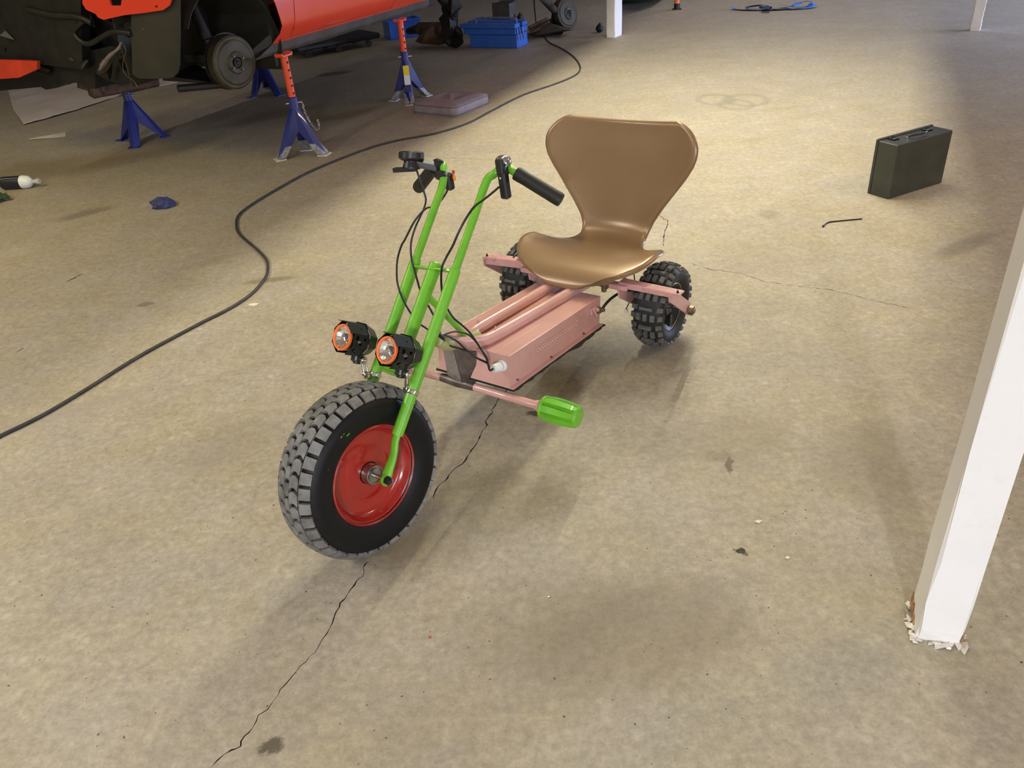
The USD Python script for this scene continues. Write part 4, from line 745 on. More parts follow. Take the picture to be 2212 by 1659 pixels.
part(car, 'seam_backing', hull([CF(V(s, o, z)) for s in (.2, 1.5) for o in (-.06, -.05) for z in (.66, 1.05)]), 'hole_dark')
part(car, 'sill_lip', skin(arch, rarch, .604, .6215), 'car_red_old', smooth=40)
part(car, 'sill', skin(lambda z: np.interp(z, [.545, .6], [-.06, .08]), rarch, .545, .606), 'sill_grey', smooth=40, label='grimy grey lower sill flange')
part(car, 'floor_pan', cat(*[at(cbox(2.2, .60, .05, .006, (.95, o, .565)), CF) for o in (-.40, -1.05)] + [at(cbox(2.3, .22, .10, .02, (.9, -.72, .56)), CF)] + [rod(CF(V(-.1, -.55, .52)), CF(V(2.0, -.50, .51)), .03)]), 'underseal', smooth=30)
# front wheel housing
lin = []
for i, o in enumerate(np.linspace(-.50, -.035, 12)):
    lin.append([CF(V(-.215 + .365 * math.cos(a) * (1 + .012 * math.sin(9 * a)), o, .585 + .365 * math.sin(a))) for a in np.linspace(-.35, math.pi * .82, 26)])
part(car, 'wheel_housing', cat(sheet(np.array(lin), .004), hull([CF(V(s, o, z)) for s in (-.56, .12) for o in (-.51, -.50) for z in (.50, 1.0)])), 'liner', smooth=40)
part(car, 'arch_lip', hull([CF(V(s, o, z)) for s, o, z in ((.09, -.05, .60), (-.02, -.10, .545), (-.06, -.30, .50), (.06, -.30, .50), (.11, -.06, .66), (-.10, -.12, .56), (.12, -.3, .68))]), 'liner', smooth=30)
DR = V(-.20, -.085, .560)
def wheel_drum(c, axis, R, parent=None, fr=CF, mats=('drum_rust', 'oily_black')):
    o = fr(c); d = fr.A.T @ np.asarray(axis, float)
    pr = [(.018, .000), (.030, .004), (.031, .020), (.052, .022), (.060, .014), (R * .78, .012), (R * .86, .004), (R * .93, .004), (R, -.004), (R + .003, -.05), (R - .004, -.056), (R - .01, -.05), (.02, -.05)]
    dm = part(parent, 'brake_drum', lathe(pr, o, d, 44, closed=True), mats[0], smooth=30)
    x, y, z = basis(d)
    for k in range(4):
        a = k * math.pi / 2 + .5; part(dm, 'stud', rod(o + (x * math.cos(a) + y * math.sin(a)) * .042 + z * .016, o + (x * math.cos(a) + y * math.sin(a)) * .042 + z * .034, .005, 8), 'rusty_steel')
    part(dm, 'hub_bore', lathe([(.001, .004), (.016, .006), (.018, .012), (.022, .021), (.0185, .0215), (.001, .010)], o, d, 24), mats[1])
    part(dm, 'back_plate', lathe([(.02, -.058), (R + .008, -.060), (R + .010, -.066), (.02, -.075)], o, d, 36, closed=True), mats[1], smooth=30)
    return dm
wheel_drum(DR, V(-.20, 1, -.04), .140, car)
part(car, 'strut', cat(rod(CF(DR + V(0, -.12, -.03)), CF(V(-.16, -.38, 1.0)), (.036, .026)), rod(CF(DR + V(0, -.10, -.10)), CF(DR + V(.0, -.16, .12)), .034)), 'oily_black', smooth=30)
part(car, 'control_arm', cat(hull([CF(DR + q) for q in (V(0, -.09, -.12), V(.03, -.09, -.10), V(-.12, -.45, -.08), V(.12, -.45, -.06), V(-.12, -.45, -.05), V(.12, -.45, -.03))]), rod(CF(DR + V(-.02, -.06, -.11)), CF(V(-.45, -.30, .47)), .02)), 'oily_black', smooth=30)
# front end, stripped
part(car, 'firewall', hull([CF(V(s, o, z)) for s in (.10, .14) for o in (-.06, -1.38) for z in (.48, 1.06)]), 'underseal', smooth=20)
part(car, 'bonnet', hull([CF(V(s, o, z)) for s, z in ((-.66, 1.03), (.2, 1.07), (-.60, 1.055), (.2, 1.09)) for o in (-.08, -1.36)]), 'car_red', smooth=30)
fpx = lambda px, s: CF(CF.atx(px, s))
def fpoly(pts, s, th=.012, holes=()):
    P = Polygon([tuple(CF.atx(p, s)[1:]) for p in pts])
    for h in holes: P = P.difference(Polygon([tuple(CF.atx(p, s)[1:]) for p in h]))
    return extrude(P.buffer(0), th, Frame(CF(V(s, 0, 0)), CF.A[1], CF.A[2], CF.A[0]))
part(car, 'inner_wing', fpoly([(283, 34), (300, 20), (386, -30), (387, 60), (386, 140), (382, 158), (372, 168), (350, 170), (300, 170), (286, 160)], -.58), 'liner', smooth=20, label='olive inner wing panel behind the missing wing')
part(car, 'front_panel', fpoly([(175, -40), (178, 8), (186, 21), (206, 30), (212, 38), (224, 43), (236, 40), (268, 33), (312, 28), (352, 22), (366, 12), (372, -6), (374, -40)], -.60, .010, holes=[[(236, -2), (263, -2), (261, 12), (240, 12)], [(335, 12), (340, 12), (340, 16), (335, 16)]]), 'car_red', smooth=20, label='red front slam panel with a square hole')
part(car, 'front_panel', fpoly([(-60, 128), (-60, 175), (40, 168), (80, 150), (80, 133), (60, 131)], -.62, .02), 'car_red_old', smooth=20, label='dull red lower front valance')
part(car, 'radiator', fpoly([(-60, -40), (-60, 128), (60, 131), (92, 140), (178, 150), (175, 40), (174, -40)], -.56, .06), 'oily_black', smooth=20)
part(car, 'subframe', cat(fpoly([(-60, 175), (0, 196), (45, 192), (88, 188), (100, 194), (122, 190), (138, 181), (170, 178), (185, 190), (206, 192), (206, 160), (240, 154), (240, 176), (262, 186), (300, 172), (335, 165), (330, 120), (240, 100), (90, 130), (-60, 165)], -.50, .10)), 'oily_black', smooth=20)
r = np.random.default_rng(21); lumps = []
for k in range(22):
    c = fpx((r.uniform(10, 330), r.uniform(40, 160)), r.uniform(-.56, -.48)); sz = r.uniform(.02, .06); lumps.append(hull(c + r.normal(0, sz * .6, (14, 3))))
part(car, 'engine_block', cat(*lumps, fpoly([(90, 30), (300, 30), (310, 160), (95, 150)], -.42, .30)), 'oily_black', smooth=20)
part(car, 'hose', tube(smooth_path([fpx(p, -.57) for p in ((60, 20), (110, 32), (165, 36), (200, 50))], 5), .016, 10), 'oily_black', smooth=50)
part(car, 'hose', tube(smooth_path([fpx(p, -.58) for p in ((180, 45), (160, 70), (190, 95), (240, 70), (285, 72))], 5), .014, 10), 'oily_black', smooth=50)
part(car, 'bare_bracket', cat(tube(smooth_path([fpx(p, -.60) for p in ((262, 92), (255, 106), (240, 118), (228, 132), (216, 150))], 4), [.008] * 3 + [.012] * 4 + [.016] * 5 + [.020] * 3 + [.012] * 2, 8, squash=.6)), 'bracket_grey', smooth=20, label='pale bare-metal bracket in the engine bay')
part(car, 'loose_wire', tube(smooth_path([fpx(p, -.60) for p in ((268, 98), (272, 112), (266, 132), (266, 150), (274, 164), (288, 174), (297, 188))], 6), .0022, 6), 'zinc_yellow', smooth=60)
bm0, bm1 = G(192, 199, .375), G(340, 172, .375)
part(car, 'cross_member', cat(bar(bm0, bm1, .09, .075, V(0, 0, 1), .012), hull([bm0 + q for q in (V(-.06, 0, .03), V(.1, 0, -.03), V(0, .1, .05), V(.02, -.03, .22), V(-.05, .05, .2), V(.1, .05, .2))]), hull([bm1 + q for q in (V(-.12, 0, .03), V(.0, 0, .06), V(-.05, .2, .2), V(0, .2, .22))])), 'grease_brown', smooth=20, label='brown greasy cross member on the near left stand')
part(car, 'far_side', cat(skin(lambda z: -.1, lambda z: 2.1, .60, 1.06).apply_translation(-CF.A[1] * 1.42), bar(CF(V(-.06, -1.36, .58)), CF(V(1.9, -1.36, .58)), .06, .07)), 'car_red_old', smooth=40)
part(car, 'rear_body', cat(*[hull([CF(V(s, o, z)) for s, z in ((2.12, 1.06), (2.55, 1.06), (2.55, .62), (2.9, .66), (2.95, 1.02), (2.5, .62))for o in (o0, o0 - .02)]) for o0 in (-.01, -1.40)], hull([CF(V(s, o, z)) for s, z in ((2.90, .66), (2.96, 1.03), (2.93, .66), (2.99, 1.03)) for o in (-.01, -1.42)])), 'car_red', smooth=30)
part(car, 'boot_floor', hull([CF(V(s, o, z)) for s, z in ((1.92, .60), (2.1, .74), (2.9, .66), (2.9, .72), (1.95, .66)) for o in (-.10, -1.3)]), 'tan_metal', smooth=20)
part(car, 'bodywork', cat(hull([CF(V(s, o, z)) for s, o, z in ((.05, -.05, 1.06), (2.95, -.03, 1.04), (.05, -1.38, 1.06), (2.95, -1.40, 1.04), (.1, -.1, 1.075), (2.9, -.08, 1.055), (.1, -1.34, 1.075), (2.9, -1.36, 1.055))])), 'car_red', smooth=30)
part(car, 'cabin_glass', hull([CF(V(s, o, z)) for s, o, z in ((.30, -.08, 1.07), (2.5, -.08, 1.06), (.30, -1.34, 1.07), (2.5, -1.34, 1.06), (.85, -.20, 1.48), (2.0, -.20, 1.48), (.85, -1.22, 1.48), (2.0, -1.22, 1.48))]), 'bottle_label', smooth=20)
part(car, 'roof', hull([CF(V(s, o, z)) for s, o, z in ((.82, -.18, 1.47), (2.04, -.18, 1.47), (.82, -1.24, 1.47), (2.04, -1.24, 1.47), (1.0, -.3, 1.53), (1.9, -.3, 1.53), (1.0, -1.12, 1.53), (1.9, -1.12, 1.53))]), 'car_red', smooth=30)
part(car, 'exhaust', tube(smooth_path([CF(q) for q in (V(.5, -.42, .50), V(1.0, -.40, .49), V(1.6, -.42, .50), V(2.3, -.5, .55))], 5), .026, 12), 'rusty_steel', smooth=50)

# ---- jack stands
def jack_stand(label, feet, zt, ztop, lean=0, wrap=(), sticker=False, chain=False, tube_r=.0215, dark=False):
    fp = [G(*p) for p in feet]; c = np.mean(fp, axis=0); t = thing('jack_stand', label, 'jack stand', c, 'blue jack stands holding the car')
    part(t, 'collar', cat(rod(c + V(0, 0, zt - .17), c + V(0, 0, zt), .0265, 22), rod(c + V(0, 0, zt - .012), c + V(0, 0, zt + .001), .0285, 22)), 'stand_blue', smooth=40)
    if ztop > zt + .02:
        p = part(t, 'ratchet_tube', tube([c + V(0, 0, zt - .03), c + V(0, 0, ztop - .012)], tube_r, 20), 'stand_red', smooth=50, label='red perforated tube')
        sd = c + V(0, 0, ztop); part(p, 'saddle', cat(bar(sd - BA * .045 - V(0, 0, .008), sd + BA * .045 - V(0, 0, .008), .055, .012, V(0, 0, 1), .002), *[bar(sd + BA * q - BN * .027, sd + BA * q + BN * .027, .010, .012, V(0, 0, 1), .002) for q in (-.045, .045)]), 'stand_red', smooth=20)
        tc = unit((CAM - c) * V(1, 1, 0)); tc = unit(tc + np.cross(tc, V(0, 0, 1)) * -.75); k = 0
        z = zt + .02
        while z < ztop - .03: part(p, 'hole', rod(c + tc * (tube_r - .004) + V(0, 0, z), c + tc * (tube_r + .0008) + V(0, 0, z), .0062, 12, ch=0), 'hole_dark'); z += .042
    for i, f in enumerate(fp):
        d = unit((f - c) * V(1, 1, 0)); s = np.cross(V(0, 0, 1), d); hw, top_in = .031, c + d * .016
        z0, z1 = zt - .165, zt - .035
        def plate(sg):
            a = [top_in + V(0, 0, z1), top_in + V(0, 0, z0 - .02), f + V(0, 0, .004), f - d * .012 + V(0, 0, .004)]
            b = [top_in + s * sg * hw * .7 - d * .004 + V(0, 0, z1 - .015), top_in + s * sg * hw * .8 - d * .012 + V(0, 0, z0 - .02), f + s * sg * hw - d * .030 + V(0, 0, .004), f + s * sg * hw - d * .040 + V(0, 0, .004)]
            return hull(a[:1] + a[1:3] + b[:1] + b[1:3] + [q - d * .004 for q in (a[0], a[2], b[0], b[2])])
        lg = part(t, 'leg', cat(plate(1), plate(-1)), 'stand_blue', smooth=20)
        part(lg, 'foot_pad', hull([f + d * a + s * b + V(0, 0, z) for a in (-.045, .016) for b in (-.036, .036) for z in (.0, .006)]), 'stand_blue' if i not in wrap else 'paper', smooth=20)
        if i in wrap:
            a0, a1 = .06, .42; P0 = f + (top_in + V(0, 0, z0) - f) * a0; P1 = f + (top_in + V(0, 0, z0) - f) * a1
            part(lg, 'plastic_wrap', hull([P0 + s * q * .036 + d * e for q in (-1, 1) for e in (-.034, .006)] + [P1 + s * q * .030 + d * e for q in (-1, 1) for e in (-.030, .005)]), 'plastic_wrap', smooth=20, label='greyish clear plastic wrapped round the foot')
        if sticker and i == sticker - 1:
            for (q0, q1, mt) in ((.82, .62, 'sticker_yellow'), (.62, .42, 'sticker_white'), (.42, .27, 'sticker_navy')):
                P0, P1 = f + (top_in + V(0, 0, z1) - f) * q0, f + (top_in + V(0, 0, z1) - f) * q1; n_ = unit(np.cross(s, P0 - P1)); n_ = n_ if n_ @ d > 0 else -n_
                part(lg, 'sticker', hull([P + s * q * .021 + n_ * e for P in (P0, P1) for q in (-1, 1) for e in (.001, .004)]), mt, smooth=False, label='band of the yellow, white and navy sticker')
    pd = unit(np.cross(V(0, 0, 1), (CAM - c) * V(1, 1, 0))); part(t, 'pin', rod(c - pd * .045 + V(0, 0, zt - .035), c + pd * .05 + V(0, 0, zt - .035), .006), 'chain_steel')
    if chain:
        a = c + pd * .05 + V(0, 0, zt - .04); cp = smooth_path([a, a + pd * .005 + V(0, 0, -.06), a + pd * .03 + V(0, 0, -.13), a + pd * .055 + V(0, 0, -.165), a + pd * .070 + V(0, 0, -.14), a + pd * .066 + V(0, 0, -.105)], 4); lk = []
        for k in range(len(cp) - 1):
            m = (cp[k] + cp[k + 1]) / 2; d = cp[k + 1] - cp[k]; d = unit(d); s = unit(np.cross(d, V(.3, .9, .2) if k % 2 else V(.9, -.2, .3))); L = np.linalg.norm(cp[k + 1] - cp[k]) * .62
            lk.append(tube([m + d * L * math.cos(q) + s * .0055 * math.sin(q) for q in np.linspace(0, 2 * math.pi, 10, endpoint=False)], .0014, 6, closed=True))
        part(t, 'chain', cat(*lk), 'chain_steel', smooth=50)
jack_stand('blue jack stand with chain and plastic-wrapped feet under the front of the red sill', [(600, 346), (706, 334), (664, 322)], .335, .568, wrap=(0, 1, 2), chain=True)
jack_stand('blue jack stand with a yellow and white sticker beside the grey cushion', [(848, 217), (886, 227), (925, 206)], .335, .545, wrap=(0, 1, 2), sticker=2)
jack_stand('low blue jack stand under the brown cross member at left', [(290, 320), (262, 302), (361, 294)], .325, .335)
jack_stand('dark blue jack stand in shadow behind the brake drum', [(542, 211), (607, 206), (578, 187)], .33, .53)

# ================================================================== THINGS ON THE FLOOR
# ---- grey steel case
ce, cf_, cg = G(1918, 431.2), G(1873.3, 417), G(2035.7, 394.5); cx = unit(cg - ce); cy = np.cross(V(0, 0, 1), cx); CL, CD, CH = .350, .112, .237
KF = Frame(ce, cx, cy, V(0, 0, 1)); case = thing('tool_case', 'dark grey steel tool case standing on end with its handle up', 'tool case', KF(V(CL / 2, CD / 2, 0)))
cb = part(case, 'body', at(cbox(CL, CD - .0135, CH, .003, (CL / 2, (CD - .0135) / 2, CH / 2)), KF), 'case_grey', smooth=20)
part(case, 'lid', at(cat(cbox(CL + .002, .0125, CH + .005, .002, (CL / 2, CD - .0063, CH / 2 + .0025)), cbox(CL - .06, .003, .004, .001, (CL / 2, CD - .017, CH + .002))), KF), 'case_lid', smooth=20)
for x in (.062, .275):
    lt = part(case, 'latch', at(cat(cbox(.036, .030, .006, .0015, (x, CD - .040, CH + .004)), cbox(.030, .014, .010, .002, (x, CD - .026, CH + .006))), KF), 'black_metal', smooth=20)
    part(lt, 'hinge_pin', at(rod(V(x - .016, CD - .052, CH + .006), V(x + .016, CD - .052, CH + .006), .003), KF), 'steel')
hp = [V(.115, .046, CH + .002), V(.120, .040, CH + .010), V(.135, .030, CH + .013), V(.170, .022, CH + .014), V(.205, .028, CH + .014), V(.222, .040, CH + .011), V(.227, .046, CH + .002)]
hd = part(case, 'handle', at(tube(smooth_path(hp, 5), .0048, 10, squash=.8), KF), 'black_metal', smooth=50)
for x in (.115, .227): part(hd, 'bracket', at(cbox(.014, .016, .008, .002, (x, .046, CH + .003)), KF), 'chrome', smooth=20)
# ---- hooked wire
hw = [G(*p, .003) for p in ((1778, 489), (1783, 484), (1789, 480.5), (1800, 478.5), (1830, 475.5), (1862, 472.5))]
single('wire_hook', 'thin dark bent wire lying on the floor in front of the grey case', 'wire', cat(tube(smooth_path(hw, 5), .0026, 8), trimesh.creation.icosphere(2, .0042).apply_translation(hw[0] + V(0, 0, .001))), 'black_metal', 50)
# ---- cushion
a0, a1, a2 = G(893, 247), G(985, 254), G(1060, 223); qx = unit(a2 - a1); qy = unit(a0 - a1); qy = unit(qy - qx * (qx @ qy)); LX, LY, LZ = np.linalg.norm(a2 - a1), .375, .074
QF = Frame(a1, qx, np.cross(V(0, 0, 1), qx), V(0, 0, 1)); cu = thing('seat_cushion', 'flat grey purple tufted seat cushion lying beside the cable', 'cushion', QF(V(LX / 2, LY / 2, 0)))
def rrect(w, d, rc, n=10):
    p = []
    for sx, sy, a in ((1, 1, 0), (-1, 1, 90), (-1, -1, 180), (1, -1, 270)):
        for q in np.linspace(0, 90, n): p.append((sx * (w / 2 - rc) + rc * math.cos(math.radians(a + q)), sy * (d / 2 - rc) + rc * math.sin(math.radians(a + q))))
    return np.array(p)
def cushion_mesh(w, d, h, rc, dom, dips):
    ol = rrect(w, d, rc); N = len(ol); rings = []
    for k, z in ((.985, 0), (1.0, .008), (1.012, h * .35), (1.012, h * .6), (1.0, h * .86)): rings.append(np.c_[ol * k, np.full(N, z)])
    for k in (.985, .95, .88, .78, .66, .54, .42, .30, .18, .08):
        q = ol * k; z = h * .86 + (h * .14 + dom) * (1 - k ** 5)
        for (x, y, a, s) in dips: z = z - a * np.exp(-((q[:, 0] - x) ** 2 + (q[:, 1] - y) ** 2) / s ** 2)
        rings.append(np.c_[q, z if np.ndim(z) else np.full(N, z)])
    v = np.vstack(rings); f = []; K = len(rings)
    for i in range(K - 1):
        for a in range(N):
            b = (a + 1) % N; f += [(i * N + a, i * N + b, (i + 1) * N + b), (i * N + a, (i + 1) * N + b, (i + 1) * N + a)]
    v = np.vstack([v, rings[-1].mean(0), V(0, 0, 0)]); t, b0 = len(v) - 2, len(v) - 1
    for a in range(N): b = (a + 1) % N; f += [((K - 1) * N + a, (K - 1) * N + b, t), (b, a, b0)]
    return TM(v, f)
dips = [(-.05, .06, .024, .035), (.05, -.04, .024, .035), (-.06, -.07, .005, .03), (.07, .08, .005, .03)]
cfr = Frame(QF(V(LX / 2, LY / 2, 0)), QF.A[0], QF.A[1], QF.A[2])
part(cu, 'pad', at(cushion_mesh(LX, LY, LZ, .045, .012, dips), cfr), 'cushion', smooth=60)
for z, k in ((LZ * .80, 1.008), (.010, 1.004)): part(cu, 'piping', at(tube(np.c_[rrect(LX, LY, .045) * k, np.full(40, z)], .0032, 6, closed=True), cfr), 'cushion_side', smooth=60)
for x, y in ((-.05, .06), (.05, -.04)): part(cu, 'button', at(lathe([(.007, 0), (.006, .003), (.001, .004)], V(x, y, LZ - .011), V(0, 0, 1), 12), cfr), 'cushion_side')
# ---- long cable
cpx = [(-40, 962), (0, 942), (90, 898), (180, 845), (300, 770), (420, 705), (500, 664), (545, 633), (572, 602), (579, 582), (575, 560), (552, 536), (522, 511), (511, 492), (515, 466), (545, 441), (600, 408), (660, 375), (730, 345), (800, 319), (860, 303), (940, 288), (1010, 266), (1060, 240), (1130, 205), (1200, 181), (1240, 164), (1253, 151), (1250, 136), (1235, 119), (1210, 103), (1187, 92), (1177, 80), (1170, 66), (1163, 56)]
single('floor_cable', 'long dark power cable snaking across the floor from the rusty axle', 'cable', tube(smooth_path([G(px, py + 0, .0060) for px, py in cpx], 7), .0058, 10), 'floor_cable', 60)
# ---- blue cantilever toolbox
b0, b1, b2 = G(1016, 103), G(1118, 104.5), G(1138, 95); bx = unit(b1 - b0); BFm = Frame(b0, bx, np.cross(V(0, 0, 1), bx), V(0, 0, 1)); BLn = np.linalg.norm(b1 - b0); BDp = .22
tb = thing('toolbox', 'blue metal cantilever toolbox on the floor in front of the dark block', 'toolbox', BFm(V(BLn / 2, BDp / 2, 0)))
part(tb, 'base', at(cbox(BLn, BDp, .115, .006, (BLn / 2, BDp / 2, .0575)), BFm), 'box_blue', smooth=20)
for s in (0, 1):
    y = .052 if s == 0 else BDp - .052
    part(tb, 'tray', at(cbox(BLn + .05, .105, .050, .005, (BLn / 2 - .030, y - (.012 if s == 0 else -.012), .142)), BFm), 'box_blue', smooth=20)
    part(tb, 'lid', at(cat(cbox(BLn + .085, .098, .038, .006, (BLn / 2 - .045, y - (.02 if s == 0 else -.02), .188)), cbox(BLn + .06, .014, .012, .003, (BLn / 2 - .045, y - (.06 if s == 0 else -.06), .205))), BFm), 'box_blue', smooth=20)
part(tb, 'worn_edge', at(cbox(BLn + .07, .012, .006, .002, (BLn / 2 - .045, -.012, .209)), BFm), 'box_blue_worn', smooth=20)
part(tb, 'handle', at(tube(smooth_path([V(.02, BDp / 2, .20), V(.03, BDp / 2, .235), V(.1, BDp / 2, .243), V(BLn - .14, BDp / 2, .243), V(BLn - .06, BDp / 2, .235), V(BLn - .05, BDp / 2, .20)], 5), .008, 10), BFm), 'box_blue_worn', smooth=50)
for k, y in enumerate((.03, .085, .14)): part(tb, 'hinge_arm', at(bar(V(BLn + .004, y, .06), V(BLn + .006, y - .03, .17), .004, .016, V(0, 1, 0), .001), BFm), 'box_blue_worn', smooth=20)
# ---- dark block behind it
p0, p1 = G(1065, 44), G(1101, 44); bxx = unit(p1 - p0); w_ = np.linalg.norm(p1 - p0)
blk = thing('carton', 'dark grey open carton standing behind the blue toolbox', 'box', (p0 + p1) / 2 + np.cross(V(0, 0, 1), bxx) * .08); KF2 = Frame(p0, bxx, np.cross(V(0, 0, 1), bxx), V(0, 0, 1))
part(blk, 'body', at(cat(cbox(w_, .008, .17, .001, (w_ / 2, .004, .085)), cbox(w_, .008, .17, .001, (w_ / 2, .156, .085)), cbox(.008, .16, .17, .001, (.004, .08, .085)), cbox(.008, .16, .17, .001, (w_ - .004, .08, .085)), cbox(w_, .16, .008, .001, (w_ / 2, .08, .004))), KF2), 'cardboard_grey', smooth=20)
for s in (-1, 1): part(blk, 'flap', at(bar(V(.01, .08 + s * .078, .17), V(w_ - .01, .08 + s * .086, .172), .004, .03, V(0, s * .4, 1), .001), KF2), 'cardboard_grey', smooth=20)
single('rubber_bung', 'small dark rubber bung behind the right end of the blue toolbox', 'bung', lathe([(.001, 0), (.03, 0), (.034, .02), (.026, .04), (.012, .045), (.012, .06), (.001, .062)], G(1124, 40), V(0, 0, 1), 20), 'oily_black', 40)
# ---- axle assembly with brake drum
dcp = on_plane((1226, 29), V(0, 0, 1), V(0, 0, .155)); axs = thing('axle_assembly', 'rusty suspension axle with a brown brake drum lying on the floor', 'car axle', G(1205, 62))
DW = Frame(V(0, 0, 0), V(1, 0, 0), V(0, 1, 0), V(0, 0, 1)); dax = unit(V(.62, -.74, .22))
dd_ = wheel_drum(dcp, dax, .140, axs, fr=DW)
hubm = dcp - dax * .14
part(axs, 'knuckle', cat(rod(dcp - dax * .06, dcp - dax * .20, (.055, .045)), hull([hubm + q for q in (V(.05, 0, .06), V(-.06, 0, .06), V(.06, 0, -.12), V(-.08, .03, -.14), V(0, .08, 0), V(0, -.06, -.1))])), 'oily_black', smooth=30)
px_on = lambda p, z: G(p[0], p[1], z)
st0, st1 = hubm + V(-.02, 0, .04), px_on((1140, -40), .62)
part(axs, 'strut', cat(rod(st0, st0 + (st1 - st0) * .55, .036, 16), rod(st0 + (st1 - st0) * .5, st1, .02, 12)), 'sill_grey', smooth=40)
part(axs, 'trailing_arm', cat(hull([hubm + V(-.03, 0, -.05), hubm + V(-.03, 0, .0)] + [G(1140, 64, z) for z in (.03, .09)] + [G(1150, 72, z) for z in (.02, .08)]), rod(G(1142, 60, .10), G(1183, 40, .16), .013)), 'grease_brown', smooth=20)
part(axs, 'brake_caliper', hull(np.array([G(1188, 66, .055)] * 16) + np.random.default_rng(3).normal(0, .045, (16, 3)) * V(1.5, 1, .8)), 'sill_grey', smooth=20)
part(axs, 'lower_plate', hull([G(x, y, z) for x, y in ((1162, 73), (1215, 73), (1150, 63), (1222, 60)) for z in (.002, .035)]), 'oily_black', smooth=20)
part(axs, 'brake_hose', tube(smooth_path([G(1154, -30, .55), G(1154, 10, .33), G(1156, 32, .18), G(1158, 50, .06)], 6), .006, 8), 'black_cable', smooth=50)
single('rubber_ball', 'small round black rubber knob on the floor left of the back post', 'rubber knob', cat(trimesh.creation.icosphere(3, .037).apply_scale([1, 1, .95]).apply_translation(G(1295, 70) + V(0, 0, .035)), lathe([(.02, 0), (.022, .01), (.012, .02), (.012, .03)], G(1295, 70) + V(0, 0, .055), V(.3, .1, 1), 14)), 'black_rubber', 50)
# ---- gearbox and parts left of the toolbox
gb = thing('gearbox', 'greasy black gearbox resting on the floor under the tail of the car', 'gearbox', G(965, 66))
gx = lambda p, z: G(p[0], p[1], z)
g0, g1 = gx((978, 66), .16), gx((905, 62), .15); gd_ = unit(g1 - g0)
part(gb, 'bell_housing', lathe([(.02, 0), (.085, 0), (.10, .012), (.10, .03), (.095, .06), (.08, .12), (.02, .13)], g0 - V(0, 0, .05), unit(gd_ + V(.3, .5, .1)), 12), 'oily_black', smooth=20)
part(gb, 'gear_case', cat(hull((g0 * .55 + g1 * .45) - V(0, 0, .03) + np.random.default_rng(5).normal(0, .075, (26, 3)) * V(1.5, 1, .75)), rod(g0 + gd_ * .10, g1, (.075, .06), 9)), 'grease_brown', smooth=20)
part(gb, 'tail_shaft', rod(g1, g1 + gd_ * .18 + V(0, 0, -.03), (.045, .03)), 'oily_black', smooth=30)
r = np.random.default_rng(6); colm = g0 - V(0, 0, .10)
part(gb, 'selector', cat(*[hull(colm + V(r.normal(0, .015), 0, .02 + .062 * k) + r.normal(0, .045, (18, 3)) * V(1, 1, 1.1)) for k in range(9)]), 'oily_black', smooth=20)
part(gb, 'mount', hull(gx((988, 60), .05) + np.random.default_rng(9).normal(0, .035, (14, 3)) * V(1, 1, .8)), 'sill_grey', smooth=20)
# ---- under the car: trolley jack and blue crate
j0, j1 = G(648, 131), G(826, 98); jd = unit(j1 - j0); JF = Frame(j0, jd, np.cross(V(0, 0, 1), jd), V(0, 0, 1)); JL = np.linalg.norm(j1 - j0)
jk = thing('mechanics_creeper', 'dark low creeper board in the shadow under the red car', 'creeper board', JF(V(JL / 2, .2, 0)))
part(jk, 'board', at(cbox(JL, .42, .05, .012, (JL / 2, .22, .095)), JF), 'oily_black', smooth=20)
part(jk, 'headrest', at(cbox(.24, .36, .07, .02, (.14, .22, .155)), JF), 'oily_black', smooth=20)
for x in (.12, JL / 2, JL - .12):
    for y in (.06, .38): part(jk, 'castor', at(cat(lathe([(.001, -.014), (.032, -.014), (.034, 0), (.032, .014), (.001, .014)], V(x, y, .034), V(.3, 1, 0), 16), cbox(.03, .03, .03, .004, (x, y, .062))), JF), 'black_plastic', smooth=30)
k0, k1 = G(844, 87), G(931, 75); kd = unit(k1 - k0); KL = np.linalg.norm(k1 - k0); KF3 = Frame(k0, kd, np.cross(V(0, 0, 1), kd), V(0, 0, 1))
crt = thing('crate', 'blue plastic crate behind the red jack stand tube', 'crate', KF3(V(.17, .12, 0)))
part(crt, 'body', at(cat(cbox(.34, .008, .17, .002, (.17, .004, .085)), cbox(.34, .008, .17, .002, (.17, .236, .085)), cbox(.008, .24, .17, .002, (.004, .12, .085)), cbox(.008, .24, .17, .002, (.336, .12, .085)), cbox(.34, .24, .008, .002, (.17, .12, .004))), KF3), 'box_blue', smooth=20)
part(crt, 'rim', at(cat(cbox(.36, .016, .014, .003, (.17, 0, .172)), cbox(.36, .016, .014, .003, (.17, .24, .172)), cbox(.016, .25, .014, .003, (0, .12, .172)), cbox(.016, .25, .014, .003, (.34, .12, .172))), KF3), 'box_blue', smooth=20)
# ---- engine hoist leg and blue strap at the back
hp_ = G(1462, 20.5); hs = thing('orange_prop', 'slim orange prop with a dark foot standing at the back', 'prop', hp_)
part(hs, 'shaft', cat(rod(hp_ + V(0, 0, .055), hp_ + V(0, 0, 1.6), .030, 18)), 'hoist_orange', smooth=40); part(hs, 'foot', cat(rod(hp_, hp_ + V(0, 0, .065), .033, 18), bar(hp_ + V(-.045, 0, .004), hp_ + V(.045, 0, .004), .09, .008)), 'black_metal', smooth=30)
def ribbon(px, w, zs, th=.002):
    P = smooth_path([G(p[0], p[1], z) for p, z in zip(px, zs)], 6); T = np.gradient(P, axis=0); g = []
    for p, t_ in zip(P, T):
        s = unit(np.cross(t_, V(.2, .1, 1))); g.append([p - s * w / 2, p, p + s * w / 2])
    return sheet(np.array(g), th)
sp = thing('ratchet_strap', 'blue ratchet strap lying in loose loops at the back', 'strap', G(1660, 18))
